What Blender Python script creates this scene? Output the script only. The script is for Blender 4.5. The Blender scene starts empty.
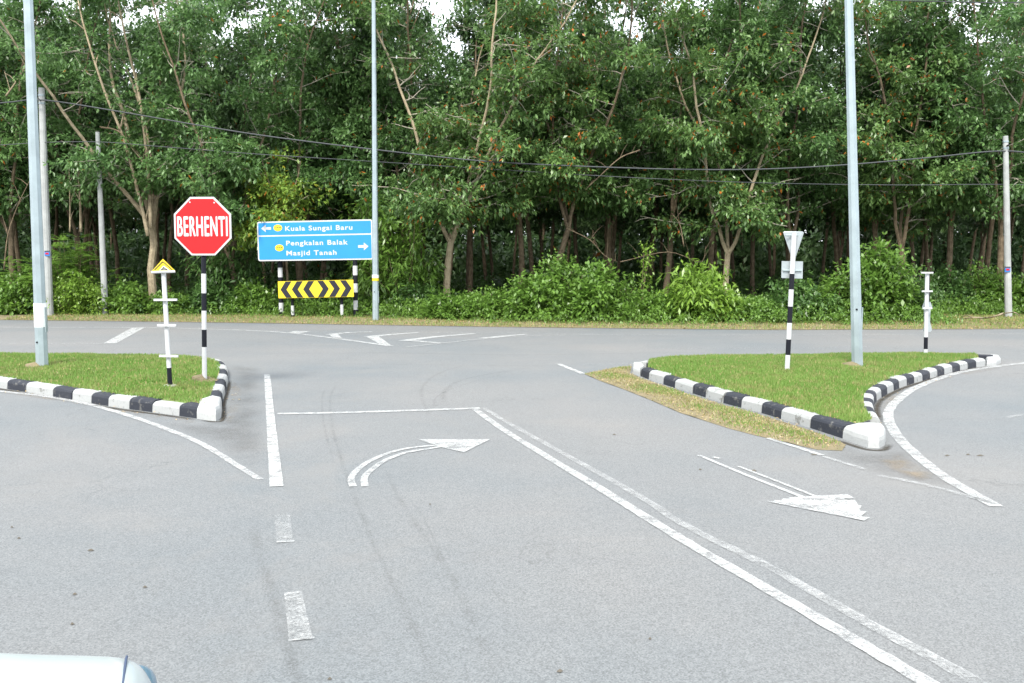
import bpy, bmesh, math, random
import numpy as np
from mathutils import Vector, Matrix
from mathutils.geometry import delaunay_2d_cdt

C = bpy.context.scene.collection
SC = bpy.context.scene
R = math.radians
rng = np.random.default_rng(7)
random.seed(7)

# ------------------------------------------------------------------ camera
EYE = 1.6            # metres above the road
F = 900.0            # focal length in pixels of a 1024 px wide frame
HOR = 268.0          # row of the horizon
PITCH = math.atan((341.5 - HOR) / F)
cam_data = bpy.data.cameras.new('camera')
cam_data.sensor_width = 36.0
cam_data.lens = F / 1024.0 * 36.0
cam_data.clip_start = 0.05
cam_data.clip_end = 3000
cam = bpy.data.objects.new('camera', cam_data)
cam.location = (0, 0, EYE)
cam.rotation_euler = (math.pi / 2 - PITCH, 0, 0)
C.objects.link(cam)
SC.camera = cam

# ------------------------------------------------------------------ light
SUN_EL, SUN_AZ = R(50), R(196)        # azimuth measured clockwise from +Y
world = bpy.data.worlds.new('World')
SC.world = world
world.use_nodes = True
wn, wl = world.node_tree.nodes, world.node_tree.links
wn.clear()
sky = wn.new('ShaderNodeTexSky')
sky.sky_type = 'NISHITA'
sky.sun_disc = False
sky.sun_elevation = SUN_EL
sky.sun_rotation = SUN_AZ
sky.air_density = 1.2
sky.dust_density = 3.0
tc = wn.new('ShaderNodeTexCoord')
nz = wn.new('ShaderNodeTexNoise')
nz.inputs['Scale'].default_value = 2.2
nz.inputs['Detail'].default_value = 6
wl.new(tc.outputs['Generated'], nz.inputs['Vector'])
rmp = wn.new('ShaderNodeMapRange')
rmp.inputs['From Min'].default_value = 0.3
rmp.inputs['From Max'].default_value = 0.7
rmp.inputs['To Min'].default_value = 0.72
rmp.inputs['To Max'].default_value = 1.0
wl.new(nz.outputs['Fac'], rmp.inputs['Value'])
mixw = wn.new('ShaderNodeMix')
mixw.data_type = 'RGBA'
mixw.inputs['B'].default_value = (10.5, 11.0, 11.6, 1)      # bright thin overcast
wl.new(rmp.outputs['Result'], mixw.inputs['Factor'])
wl.new(sky.outputs['Color'], mixw.inputs['A'])
bg = wn.new('ShaderNodeBackground')
bg.inputs['Strength'].default_value = 0.1
wl.new(mixw.outputs['Result'], bg.inputs['Color'])
wo = wn.new('ShaderNodeOutputWorld')
wl.new(bg.outputs['Background'], wo.inputs['Surface'])

sun_d = bpy.data.lights.new('sun', 'SUN')
sun_d.energy = 2.6
sun_d.angle = R(16)
sun_d.color = (1.0, 0.95, 0.86)
sun = bpy.data.objects.new('sun', sun_d)
sdir = Vector((math.sin(SUN_AZ) * math.cos(SUN_EL), math.cos(SUN_AZ) * math.cos(SUN_EL), math.sin(SUN_EL)))
sun.rotation_euler = sdir.to_track_quat('Z', 'Y').to_euler()
sun.location = sdir * 60
C.objects.link(sun)

vs = SC.view_settings
vs.view_transform = 'Standard'
vs.look = 'None'
vs.exposure = 1.32
vs.gamma = 1
vs.use_curve_mapping = False
SC.render.film_transparent = False
try:
    SC.cycles.max_bounces = 8
    SC.cycles.transparent_max_bounces = 16
    SC.cycles.use_denoising = True
except Exception:
    pass

# ------------------------------------------------------------------ helpers
FW = Vector((0, math.cos(PITCH), -math.sin(PITCH)))
UP = Vector((0, math.sin(PITCH), math.cos(PITCH)))
RT = Vector((1, 0, 0))
EYEV = Vector((0, 0, EYE))

def ray(px, py):
    return FW + RT * ((px - 512.0) / F) - UP * ((py - 341.5) / F)

def G(px, py, z=0.0):
    """point of the level plane z seen at a pixel of the survey photo"""
    d = ray(px, py)
    return EYEV + d * ((z - EYE) / d.z)

def D(px, py, y):
    """point at distance y down the road"""
    d = ray(px, py)
    return EYEV + d * (y / d.y)

def tag(o, label=None, cat=None, group=None, kind=None):
    if label: o['label'] = label
    if cat: o['category'] = cat
    if group: o['group'] = group
    if kind: o['kind'] = kind
    return o

def empty(name, loc, label=None, cat=None, group=None, kind=None):
    o = bpy.data.objects.new(name, None)
    o.empty_display_size = 0.2
    o.location = loc
    C.objects.link(o)
    return tag(o, label, cat, group, kind)

class MB:
    def __init__(s):
        s.v, s.f, s.m = [], [], []
    def add(s, verts, faces, mi=0):
        b = len(s.v)
        s.v += [tuple(p) for p in verts]
        s.f += [tuple(i + b for i in f) for f in faces]
        s.m += [mi] * len(faces)
    def box(s, c, size, rot=None, mi=0):
        sx, sy, sz = [k / 2 for k in size]
        P = [Vector((x * sx, y * sy, z * sz)) for x in (-1, 1) for y in (-1, 1) for z in (-1, 1)]
        if rot is not None: P = [rot @ p for p in P]
        P = [p + Vector(c) for p in P]
        s.add(P, [(0, 1, 3, 2), (4, 6, 7, 5), (0, 4, 5, 1), (2, 3, 7, 6), (0, 2, 6, 4), (1, 5, 7, 3)], mi)
    def tube(s, pts, rad, n=8, caps=True, mi=0):
        pts = [Vector(p) for p in pts]
        if not hasattr(rad, '__len__'): rad = [rad] * len(pts)
        V, Fc = [], []
        t0 = (pts[1] - pts[0]).normalized()
        a = Vector((1, 0, 0)) if abs(t0.x) < 0.8 else Vector((0, 1, 0))
        a = (a - t0 * a.dot(t0)).normalized()
        for i, p in enumerate(pts):
            t = (pts[min(i + 1, len(pts) - 1)] - pts[max(i - 1, 0)]).normalized()
            a = (a - t * a.dot(t)).normalized()
            b = t.cross(a)
            for k in range(n):
                w = 2 * math.pi * k / n
                V.append(p + (a * math.cos(w) + b * math.sin(w)) * rad[i])
        for i in range(len(pts) - 1):
            for k in range(n):
                k2 = (k + 1) % n
                Fc.append((i * n + k, i * n + k2, (i + 1) * n + k2, (i + 1) * n + k))
        if caps:
            Fc.append(tuple(range(n))[::-1])
            Fc.append(tuple((len(pts) - 1) * n + k for k in range(n)))
        s.add(V, Fc, mi)
    def prism(s, poly, nrm, thick, mi=0):
        """poly: list of 3D points, extruded by nrm*thick"""
        n = len(poly)
        A = [Vector(p) for p in poly]
        B = [p + nrm * thick for p in A]
        s.add(A + B, [tuple(range(n))[::-1], tuple(range(n, 2 * n))] + [(i, (i + 1) % n, n + (i + 1) % n, n + i) for i in range(n)], mi)
    def build(s, name, mats, parent=None, smooth=False):
        me = bpy.data.meshes.new(name)
        me.from_pydata(s.v, [], s.f)
        if not isinstance(mats, (list, tuple)): mats = [mats]
        for m in mats: me.materials.append(m)
        me.polygons.foreach_set('material_index', s.m)
        bm = bmesh.new(); bm.from_mesh(me)
        bmesh.ops.recalc_face_normals(bm, faces=bm.faces)
        bm.to_mesh(me); bm.free()
        if smooth:
            me.polygons.foreach_set('use_smooth', [True] * len(me.polygons))
        o = bpy.data.objects.new(name, me)
        C.objects.link(o)
        if parent is not None:
            o.parent = parent
            o.location = -Vector(parent.location)      # meshes are built in world coordinates
        return o

def fast_mesh(name, V, Q, mat, smooth=False):
    """V (n,3), Q (m,k) numpy arrays"""
    me = bpy.data.meshes.new(name)
    k = Q.shape[1]
    me.vertices.add(len(V)); me.vertices.foreach_set('co', np.asarray(V, dtype=np.float32).ravel())
    me.loops.add(Q.size); me.loops.foreach_set('vertex_index', np.asarray(Q, dtype=np.int32).ravel())
    me.polygons.add(len(Q))
    me.polygons.foreach_set('loop_start', np.arange(0, Q.size, k, dtype=np.int32))
    me.update(calc_edges=True)
    me.materials.append(mat)
    if smooth: me.polygons.foreach_set('use_smooth', [True] * len(Q))
    return me

def link(name, me, parent=None, loc=(0, 0, 0)):
    o = bpy.data.objects.new(name, me)
    o.location = loc
    C.objects.link(o)
    if parent is not None: o.parent = parent
    return o

# ------------------------------------------------------------------ materials
def mat(name, col=(0.5, 0.5, 0.5), rough=0.6, metal=0.0, spec=0.5, noise=0.0, nscale=6.0, col2=None, bump=0.0, bscale=40.0, coords='Object'):
    m = bpy.data.materials.new(name)
    m.use_nodes = True
    n, l = m.node_tree.nodes, m.node_tree.links
    b = n['Principled BSDF']
    b.inputs['Base Color'].default_value = (*col, 1)
    b.inputs['Roughness'].default_value = rough
    b.inputs['Metallic'].default_value = metal
    b.inputs['Specular IOR Level'].default_value = spec
    if noise or col2 or bump:
        t = n.new('ShaderNodeTexCoord')
    if noise or col2:
        nt = n.new('ShaderNodeTexNoise'); nt.inputs['Scale'].default_value = nscale; nt.inputs['Detail'].default_value = 7
        nt.inputs['Roughness'].default_value = 0.65
        l.new(t.outputs[coords], nt.inputs['Vector'])
        mr = n.new('ShaderNodeMapRange'); mr.inputs['From Min'].default_value = 0.35; mr.inputs['From Max'].default_value = 0.68
        l.new(nt.outputs['Fac'], mr.inputs['Value'])
        mx = n.new('ShaderNodeMix'); mx.data_type = 'RGBA'
        c2 = col2 or tuple(c * (1 - noise) for c in col)
        mx.inputs['A'].default_value = (*col, 1); mx.inputs['B'].default_value = (*c2, 1)
        l.new(mr.outputs['Result'], mx.inputs['Factor']); l.new(mx.outputs['Result'], b.inputs['Base Color'])
    if bump:
        nb = n.new('ShaderNodeTexNoise'); nb.inputs['Scale'].default_value = bscale; nb.inputs['Detail'].default_value = 6
        l.new(t.outputs[coords], nb.inputs['Vector'])
        bp = n.new('ShaderNodeBump'); bp.inputs['Strength'].default_value = bump; bp.inputs['Distance'].default_value = 0.02
        l.new(nb.outputs['Fac'], bp.inputs['Height']); l.new(bp.outputs['Normal'], b.inputs['Normal'])
    return m

class NT:
    """small node-tree writer"""
    def __init__(s, name):
        s.m = bpy.data.materials.new(name); s.m.use_nodes = True
        s.n, s.l = s.m.node_tree.nodes, s.m.node_tree.links
        s.b = s.n['Principled BSDF']; s.out = s.n['Material Output']
        s.tc = s.n.new('ShaderNodeTexCoord')
    def noise(s, scale, detail=5, rough=0.6, vec=None, dist=0.0):
        t = s.n.new('ShaderNodeTexNoise')
        t.inputs['Scale'].default_value = scale; t.inputs['Detail'].default_value = detail
        t.inputs['Roughness'].default_value = rough; t.inputs['Distortion'].default_value = dist
        s.l.new(vec or s.tc.outputs['Object'], t.inputs['Vector'])
        return t.outputs['Fac']
    def vor(s, scale, vec=None, out='Color'):
        t = s.n.new('ShaderNodeTexVoronoi'); t.inputs['Scale'].default_value = scale
        s.l.new(vec or s.tc.outputs['Object'], t.inputs['Vector'])
        return t.outputs[out]
    def rng(s, v, a, b, c=0.0, d=1.0):
        t = s.n.new('ShaderNodeMapRange')
        for k, x in zip(('From Min', 'From Max', 'To Min', 'To Max'), (a, b, c, d)): t.inputs[k].default_value = x
        s.l.new(v, t.inputs['Value']); return t.outputs['Result']
    def mix(s, f, a, b, mode='MIX'):
        t = s.n.new('ShaderNodeMix'); t.data_type = 'RGBA'; t.blend_type = mode
        for k, x in (('A', a), ('B', b)):
            if isinstance(x, tuple): t.inputs[k].default_value = (*x, 1)
            else: s.l.new(x, t.inputs[k])
        if isinstance(f, float): t.inputs['Factor'].default_value = f
        else: s.l.new(f, t.inputs['Factor'])
        return t.outputs['Result']
    def math(s, op, a, b=None):
        t = s.n.new('ShaderNodeMath'); t.operation = op
        for i, x in enumerate((a, b)):
            if x is None: continue
            if isinstance(x, (int, float)): t.inputs[i].default_value = x
            else: s.l.new(x, t.inputs[i])
        return t.outputs[0]
    def scaled(s, sc):
        t = s.n.new('ShaderNodeMapping'); t.inputs['Scale'].default_value = sc
        s.l.new(s.tc.outputs['Object'], t.inputs['Vector']); return t.outputs['Vector']
    def col(s, c):
        if isinstance(c, tuple): s.b.inputs['Base Color'].default_value = (*c, 1)
        else: s.l.new(c, s.b.inputs['Base Color'])
    def bump(s, h, st=0.3, dist=0.01):
        t = s.n.new('ShaderNodeBump'); t.inputs['Strength'].default_value = st; t.inputs['Distance'].default_value = dist
        s.l.new(h, t.inputs['Height']); s.l.new(t.outputs['Normal'], s.b.inputs['Normal'])
    def rough(s, r, spec=0.4):
        s.b.inputs['Roughness'].default_value = r; s.b.inputs['Specular IOR Level'].default_value = spec
    def alpha(s, a):
        """wear: lets the surface below show through"""
        tr = s.n.new('ShaderNodeBsdfTransparent'); mx = s.n.new('ShaderNodeMixShader')
        s.l.new(a, mx.inputs['Fac']); s.l.new(tr.outputs[0], mx.inputs[1]); s.l.new(s.b.outputs[0], mx.inputs[2])
        s.l.new(mx.outputs[0], s.out.inputs['Surface'])

def asphalt_material():
    t = NT('asphalt')
    big = t.noise(0.16, 4, 0.55)
    mid = t.noise(1.1, 6, 0.6)
    fine = t.vor(150.0)
    bw = t.n.new('ShaderNodeRGBToBW'); t.l.new(fine, bw.inputs[0])
    grit = t.noise(320.0, 2, 0.7)
    patch = t.mix(t.rng(big, 0.35, 0.65), (0.115, 0.129, 0.138), (0.152, 0.152, 0.151))
    patch = t.mix(t.rng(mid, 0.42, 0.75, 0, 0.35), patch, (0.165, 0.166, 0.165))
    st = t.noise(1.0, 5, 0.6, t.scaled((0.12, 1.6, 1)))
    patch = t.mix(t.rng(st, 0.55, 0.75, 0, 0.28), patch, (0.125, 0.128, 0.135))
    g = t.rng(bw.outputs[0], 0.1, 0.9, 0.70, 1.30)
    cg = t.n.new('ShaderNodeCombineColor')
    for k in range(3): t.l.new(g, cg.inputs[k])
    c = t.mix(1.0, patch, cg.outputs[0], 'MULTIPLY')
    spk = t.rng(grit, 0.66, 0.74, 0, 0.4)
    c = t.mix(spk, c, (0.38, 0.37, 0.36))
    dk = t.rng(t.noise(60.0, 3, 0.6), 0.68, 0.74, 0, 0.6)
    c = t.mix(dk, c, (0.05, 0.05, 0.055))
    # hairline cracks where the surface has opened
    cr = t.n.new('ShaderNodeTexVoronoi'); cr.feature = 'DISTANCE_TO_EDGE'; cr.inputs['Scale'].default_value = 0.55
    wv = t.n.new('ShaderNodeVectorMath'); wv.operation = 'ADD'
    nv_ = t.n.new('ShaderNodeTexNoise'); nv_.inputs['Scale'].default_value = 2.0; nv_.inputs['Detail'].default_value = 6
    t.l.new(t.tc.outputs['Object'], nv_.inputs['Vector'])
    sc2 = t.n.new('ShaderNodeVectorMath'); sc2.operation = 'SCALE'; sc2.inputs['Scale'].default_value = 0.9
    t.l.new(nv_.outputs['Color'], sc2.inputs[0]); t.l.new(t.tc.outputs['Object'], wv.inputs[0]); t.l.new(sc2.outputs[0], wv.inputs[1])
    t.l.new(wv.outputs[0], cr.inputs['Vector'])
    line_ = t.rng(cr.outputs['Distance'], 0.0, 0.006, 1.0, 0.0)
    msk = t.rng(t.noise(0.35, 3, 0.5), 0.50, 0.60, 0, 0.5)
    c = t.mix(t.math('MULTIPLY', line_, msk), c, (0.07, 0.07, 0.07))
    # pale polished and dusty areas
    c = t.mix(t.rng(t.noise(0.45, 6, 0.7, dist=1.2), 0.52, 0.70, 0, 0.30), c, (0.178, 0.170, 0.160))
    t.col(c); t.rough(0.82, 0.35)
    t.bump(t.math('ADD', bw.outputs[0], grit), 0.35, 0.004)
    return t.m

def paint_material(name='road_paint', wear=0.5, col=(0.44, 0.45, 0.45)):
    t = NT(name)
    c = t.mix(t.rng(t.noise(5, 5), 0.3, 0.7), col, tuple(k * 0.82 for k in col))
    g = t.noise(130, 3, 0.7)
    c = t.mix(t.rng(g, 0.55, 0.7, 0, 0.5), c, (0.3, 0.3, 0.3))
    t.col(c); t.rough(0.6)
    w = t.math('ADD', t.math('MULTIPLY', t.noise(70, 4, 0.8), 0.55), t.math('MULTIPLY', t.noise(7, 4, 0.7), 0.45))
    t.alpha(t.rng(w, 0.33 + wear * 0.15, 0.50 + wear * 0.16, 0.06, 0.97 - 0.35 * wear))
    return t.m

def streak_paint_material():
    t = NT('streaky_arrow_paint')
    t.col((0.62, 0.63, 0.62)); t.rough(0.6)
    w = t.math('ADD', t.math('MULTIPLY', t.noise(60, 4, 0.8), 0.3), t.math('MULTIPLY', t.noise(1.0, 3, 0.6, t.scaled((16, 30, 1))), 0.7))
    t.alpha(t.rng(w, 0.43, 0.49, 0.0, 1.0))
    return t.m

def stain_material(name, col, lo, hi, scale, mx=0.6, fine=60):
    t = NT(name); t.col(col); t.rough(0.9, 0.2)
    w = t.math('ADD', t.math('MULTIPLY', t.noise(scale, 5, 0.65), 0.7), t.math('MULTIPLY', t.noise(fine, 3, 0.8), 0.3))
    at_ = t.n.new('ShaderNodeAttribute'); at_.attribute_name = 'fade'
    t.alpha(t.math('MULTIPLY', t.rng(w, lo, hi, 0.0, mx), at_.outputs['Fac']))
    return t.m

def leaf_material(name, a, b, hot=(0.42, 0.13, 0.02), hot_amt=0.012, trans=0.42, yellow=0.0):
    t = NT(name)
    geo = t.n.new('ShaderNodeNewGeometry'); oi = t.n.new('ShaderNodeObjectInfo')
    rp = geo.outputs['Random Per Island']
    cl = t.noise(0.9, 3, 0.6)
    c = t.mix(t.rng(cl, 0.35, 0.65), a, b)
    c = t.mix(t.rng(rp, 0.0, 1.0, 0.0, 0.55), c, tuple(k * 1.55 for k in b))
    c = t.mix(t.rng(oi.outputs['Random'], 0, 1, 0, 0.3), c, tuple(k * 0.8 for k in a))
    if yellow:
        c = t.mix(t.rng(rp, 1 - yellow, 1.0 - yellow + 0.01), c, (0.30, 0.25, 0.02))
    # old leaves turned orange: some everywhere, more in a few clumps
    n2 = t.noise(1.6, 2, 0.5)
    thr = t.rng(n2, 0.58, 0.68, 1.0 - hot_amt, 1.0 - hot_amt * 12)
    isred = t.math('GREATER_THAN', rp, thr)
    if hot_amt > 0: c = t.mix(isred, c, hot)
    t.col(c); t.rough(0.40, 0.7)
    tr = t.n.new('ShaderNodeBsdfTranslucent'); t.l.new(c, tr.inputs['Color'])
    mx = t.n.new('ShaderNodeMixShader'); mx.inputs['Fac'].default_value = trans
    t.l.new(t.b.outputs[0], mx.inputs[1]); t.l.new(tr.outputs[0], mx.inputs[2]); t.l.new(mx.outputs[0], t.out.inputs['Surface'])
    return t.m

def kerb_paint(name, col, chip, amt):
    t = NT(name)
    c = t.mix(t.rng(t.noise(9, 6, 0.7), amt, amt + 0.08, 0, 0.85), col, chip)
    c = t.mix(t.rng(t.noise(40, 4, 0.7), 0.5, 0.75, 0, 0.35), c, tuple(k * 0.5 for k in col))
    t.col(c); t.rough(0.75, 0.3); t.bump(t.noise(35, 5, 0.7), 0.5, 0.01)
    return t.m

M = {}
M['asphalt'] = asphalt_material()
M['paint'] = paint_material('road_paint', 0.35)
M['paint_fresh'] = paint_material('road_paint_thick', 0.30, (0.46, 0.47, 0.47))
M['paint_worn'] = paint_material('road_paint_worn', 0.72)
M['paint_faint'] = paint_material('road_paint_faint', 0.95)
M['arrow'] = streak_paint_material()
M['rubber_mark'] = stain_material('tyre_rubber', (0.075, 0.07, 0.065), 0.38, 0.66, 5, 0.19)
M['dust'] = stain_material('road_dust', (0.24, 0.20, 0.15), 0.44, 0.60, 2.5, 0.75)
M['darkstain'] = stain_material('road_stain', (0.085, 0.08, 0.075), 0.34, 0.60, 1.6, 0.5)
M['soil'] = mat('forest_soil', (0.055, 0.042, 0.026), 0.95, nscale=1.5, col2=(0.03, 0.03, 0.015), bump=0.5, bscale=12)
M['turf'] = mat('turf_soil', (0.10, 0.17, 0.035), 0.95, nscale=1.3, col2=(0.19, 0.18, 0.07), bump=0.6, bscale=60)
M['dry'] = mat('dry_dirt', (0.19, 0.15, 0.085), 0.95, nscale=5, col2=(0.12, 0.105, 0.055), bump=0.8, bscale=50)
M['kerb_white'] = kerb_paint('kerb_white_paint', (0.30, 0.31, 0.31), (0.12, 0.12, 0.11), 0.565)
M['kerb_white_clean'] = kerb_paint('kerb_fresh_white_paint', (0.34, 0.35, 0.35), (0.2, 0.19, 0.17), 0.62)
M['kerb_black'] = kerb_paint('kerb_black_paint', (0.020, 0.023, 0.032), (0.11, 0.11, 0.105), 0.57)
M['concrete'] = mat('concrete', (0.33, 0.32, 0.30), 0.9, noise=0.35, nscale=5, bump=0.3)
M['galv'] = mat('galvanised_steel', (0.31, 0.375, 0.40), 0.42, metal=0.35, noise=0.22, nscale=3.5)
M['alu'] = mat('bare_aluminium', (0.36, 0.40, 0.42), 0.4, metal=0.4, noise=0.15, nscale=8)
M['pole_conc'] = mat('pole_concrete', (0.34, 0.355, 0.35), 0.85, noise=0.3, nscale=2.2, bump=0.2)
M['white'] = mat('white_paint', (0.46, 0.47, 0.48), 0.5, noise=0.12, nscale=9)
M['black'] = mat('black_paint', (0.006, 0.007, 0.012), 0.55, spec=0.2)
M['red'] = mat('red_sheeting', (0.53, 0.010, 0.013), 0.5, spec=0.25, noise=0.06, nscale=2)
M['yellow'] = mat('yellow_sheeting', (0.62, 0.47, 0.015), 0.45, noise=0.1, nscale=3)
M['blue'] = mat('blue_sheeting', (0.010, 0.205, 0.52), 0.42, noise=0.08, nscale=1.5)
M['ink'] = mat('dark_ink', (0.03, 0.03, 0.035), 0.6)
M['cable'] = mat('black_cable', (0.03, 0.034, 0.04), 0.5)
M['cable_grey'] = mat('grey_cable', (0.06, 0.065, 0.07), 0.6, spec=0.2)
M['paper'] = mat('paper_notice', (0.72, 0.74, 0.74), 0.8, noise=0.2, nscale=25)
M['bark'] = mat('rubber_bark', (0.20, 0.155, 0.105), 0.95, spec=0.1, nscale=7, col2=(0.08, 0.06, 0.04), bump=0.7, bscale=30)
M['bark_pale'] = mat('pale_bark', (0.36, 0.30, 0.20), 0.9, nscale=6, col2=(0.18, 0.14, 0.09), bump=0.6, bscale=30)
M['twig'] = mat('grey_twig', (0.34, 0.31, 0.25), 0.9, noise=0.3, nscale=5)
M['leaf'] = leaf_material('rubber_leaf', (0.062, 0.142, 0.044), (0.128, 0.230, 0.072), hot_amt=0.003)
M['leaf_orange'] = leaf_material('turning_rubber_leaf', (0.070, 0.148, 0.044), (0.145, 0.245, 0.072), hot_amt=0.018)
M['leaf_yellow'] = leaf_material('yellowing_leaf', (0.15, 0.27, 0.045), (0.24, 0.35, 0.065), hot_amt=0.008, yellow=0.10)
M['leaf_far'] = leaf_material('deep_leaf', (0.050, 0.108, 0.038), (0.100, 0.172, 0.062), hot_amt=0.001)
M['shrub'] = leaf_material('shrub_leaf', (0.085, 0.175, 0.028), (0.14, 0.25, 0.042), hot_amt=0.0)
M['shrub_dark'] = leaf_material('dark_shrub_leaf', (0.05, 0.115, 0.030), (0.085, 0.165, 0.04), hot_amt=0.0)
M['shrub_lime'] = leaf_material('lime_shrub_leaf', (0.13, 0.24, 0.030), (0.20, 0.32, 0.05), hot_amt=0.0)
M['litter'] = leaf_material('dead_leaf', (0.20, 0.13, 0.05), (0.33, 0.24, 0.11), hot_amt=0.0, trans=0.1)

def grass_material():
    t = NT('grass_blade')
    geo = t.n.new('ShaderNodeNewGeometry'); rp = geo.outputs['Random Per Island']
    c = t.mix(t.rng(t.noise(0.8, 5, 0.65), 0.35, 0.65), (0.128, 0.240, 0.046), (0.205, 0.290, 0.078))
    c = t.mix(t.rng(t.noise(3, 5, 0.75), 0.50, 0.64, 0, 0.9), c, (0.25, 0.24, 0.10))
    c = t.mix(t.rng(rp, 0, 1, 0, 0.5), c, (0.08, 0.18, 0.022))
    dry = t.math('GREATER_THAN', rp, 0.93)
    c = t.mix(dry, c, (0.36, 0.29, 0.14))
    t.col(c); t.rough(0.6, 0.3)
    tr = t.n.new('ShaderNodeBsdfTranslucent'); t.l.new(c, tr.inputs['Color'])
    mx = t.n.new('ShaderNodeMixShader'); mx.inputs['Fac'].default_value = 0.3
    t.l.new(t.b.outputs[0], mx.inputs[1]); t.l.new(tr.outputs[0], mx.inputs[2]); t.l.new(mx.outputs[0], t.out.inputs['Surface'])
    return t.m
M['grass'] = grass_material()
M['grass_dry'] = leaf_material('dry_grass', (0.19, 0.19, 0.06), (0.27, 0.23, 0.10), hot_amt=0.0, trans=0.2)

# ------------------------------------------------------------------ polygons on the ground
def inside(P, poly):
    x, y = P[:, 0], P[:, 1]
    r = np.zeros(len(P), bool)
    n = len(poly)
    for i in range(n):
        x1, y1 = poly[i][0], poly[i][1]; x2, y2 = poly[(i + 1) % n][0], poly[(i + 1) % n][1]
        c = ((y1 > y) != (y2 > y))
        with np.errstate(divide='ignore', invalid='ignore'):
            xi = (x2 - x1) * (y - y1) / (y2 - y1 + 1e-12) + x1
        r ^= c & (x < xi)
    return r

def resample(pts, step):
    out = []
    n = len(pts)
    for i in range(n):
        a, b = Vector(pts[i][:2]), Vector(pts[(i + 1) % n][:2])
        k = max(1, int((b - a).length / step))
        for j in range(k): out.append(a.lerp(b, j / k))
    return out

def fill(name, boundary, step, zf, material, kind='structure', parent=None):
    bd = resample(boundary, step)
    xs = [p.x for p in bd]; ys = [p.y for p in bd]
    gx, gy = np.meshgrid(np.arange(min(xs), max(xs), step), np.arange(min(ys), max(ys), step))
    P = np.c_[gx.ravel(), gy.ravel()] + rng.uniform(-.2, .2, (gx.size, 2)) * step
    P = P[inside(P, bd)]
    allp = bd + [Vector(p) for p in P]
    n = len(bd)
    r = delaunay_2d_cdt(allp, [(i, (i + 1) % n) for i in range(n)], [list(range(n))], 1, 1e-5)
    V = [(v.x, v.y, zf(v.x, v.y)) for v in r[0]]
    me = bpy.data.meshes.new(name)
    me.from_pydata(V, [], [tuple(f) for f in r[2]])
    me.materials.append(material)
    bm = bmesh.new(); bm.from_mesh(me)
    for f in bm.faces:
        if f.normal.z < 0: f.normal_flip()
        f.smooth = True
    bm.to_mesh(me); bm.free()
    o = link(name, me, parent)
    if kind: o['kind'] = kind
    return o

def smooth_line(pts, n=8):
    """Catmull-Rom through 3D points"""
    P = [Vector(p) for p in pts]
    if len(P) < 3: return P
    Q = [P[0] * 2 - P[1]] + P + [P[-1] * 2 - P[-2]]
    out = []
    for i in range(1, len(Q) - 2):
        for j in range(n):
            t = j / n
            a, b, c, d = Q[i - 1], Q[i], Q[i + 1], Q[i + 2]
            out.append(0.5 * ((2 * b) + (c - a) * t + (2 * a - 5 * b + 4 * c - d) * t * t + (3 * b - a - 3 * c + d) * t ** 3))
    out.append(P[-1])
    return out

def strip(name, pix, w, material, z=0.006, kind='structure', curve=True, jag=0.0):
    pts = [G(x, y) for x, y in pix]
    line = smooth_line(pts, 8) if (curve and len(pts) > 2) else [pts[0].lerp(pts[-1], k / 24) for k in range(25)] if len(pts) == 2 else pts
    w = w if hasattr(w, '__len__') else (w, w)
    V, Fc = [], []
    for i, p in enumerate(line):
        t = (line[min(i + 1, len(line) - 1)] - line[max(i - 1, 0)]).normalized()
        nrm = Vector((-t.y, t.x, 0))
        ww = (w[0] + (w[1] - w[0]) * i / (len(line) - 1)) / 2
        j1, j2 = (random.uniform(-jag, jag) for _ in range(2))
        V += [(*(p + nrm * (ww + j1))[:2], z), (*(p - nrm * (ww + j2))[:2], z)]
        if i: Fc.append((2 * i - 2, 2 * i - 1, 2 * i + 1, 2 * i))
    if name in ('tyre_mark', 'kerb_dirt'):            # three columns so that the mark fades at both sides
        n = len(line); V2 = []
        for i in range(n):
            a, b = Vector(V[2 * i]), Vector(V[2 * i + 1]); V2 += [a, (a + b) / 2, b]
        Fc = []
        for i in range(1, n):
            for k in (0, 1): Fc.append((3 * i - 3 + k, 3 * i - 2 + k, 3 * i + 1 + k, 3 * i + k))
        V = V2
    me = bpy.data.meshes.new(name); me.from_pydata(V, [], Fc); me.materials.append(material)
    if name in ('tyre_mark', 'kerb_dirt'):
        at_ = me.attributes.new('fade', 'FLOAT', 'POINT')
        at_.data.foreach_set('value', [(1.0 if k % 3 == 1 else 0.0) * min(1, (k // 3) / 4, (n - 1 - k // 3) / 4) for k in range(len(V))])
    o = link(name, me); o['kind'] = kind
    return o

def patch(name, pix, material, z=0.006, kind='structure'):
    V = [(*G(x, y)[:2], z) for x, y in pix]
    me = bpy.data.meshes.new(name); me.from_pydata(V, [], [tuple(range(len(V)))]); me.materials.append(material)
    o = link(name, me); o['kind'] = kind
    return o

def soft_patch(name, pix, material, z=0.002, kind='stuff', edge=0.35):
    P = [(G(x, y).x, G(x, y).y) for x, y in pix]
    B = np.array(resample(P, 0.06))
    o = fill(name, P, 0.12, lambda x, y: z, material, kind)
    at_ = o.data.attributes.new('fade', 'FLOAT', 'POINT')
    at_.data.foreach_set('value', [float(min(1, np.min(np.hypot(B[:, 0] - v.co.x, B[:, 1] - v.co.y)) / edge)) for v in o.data.vertices])
    return o

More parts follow.
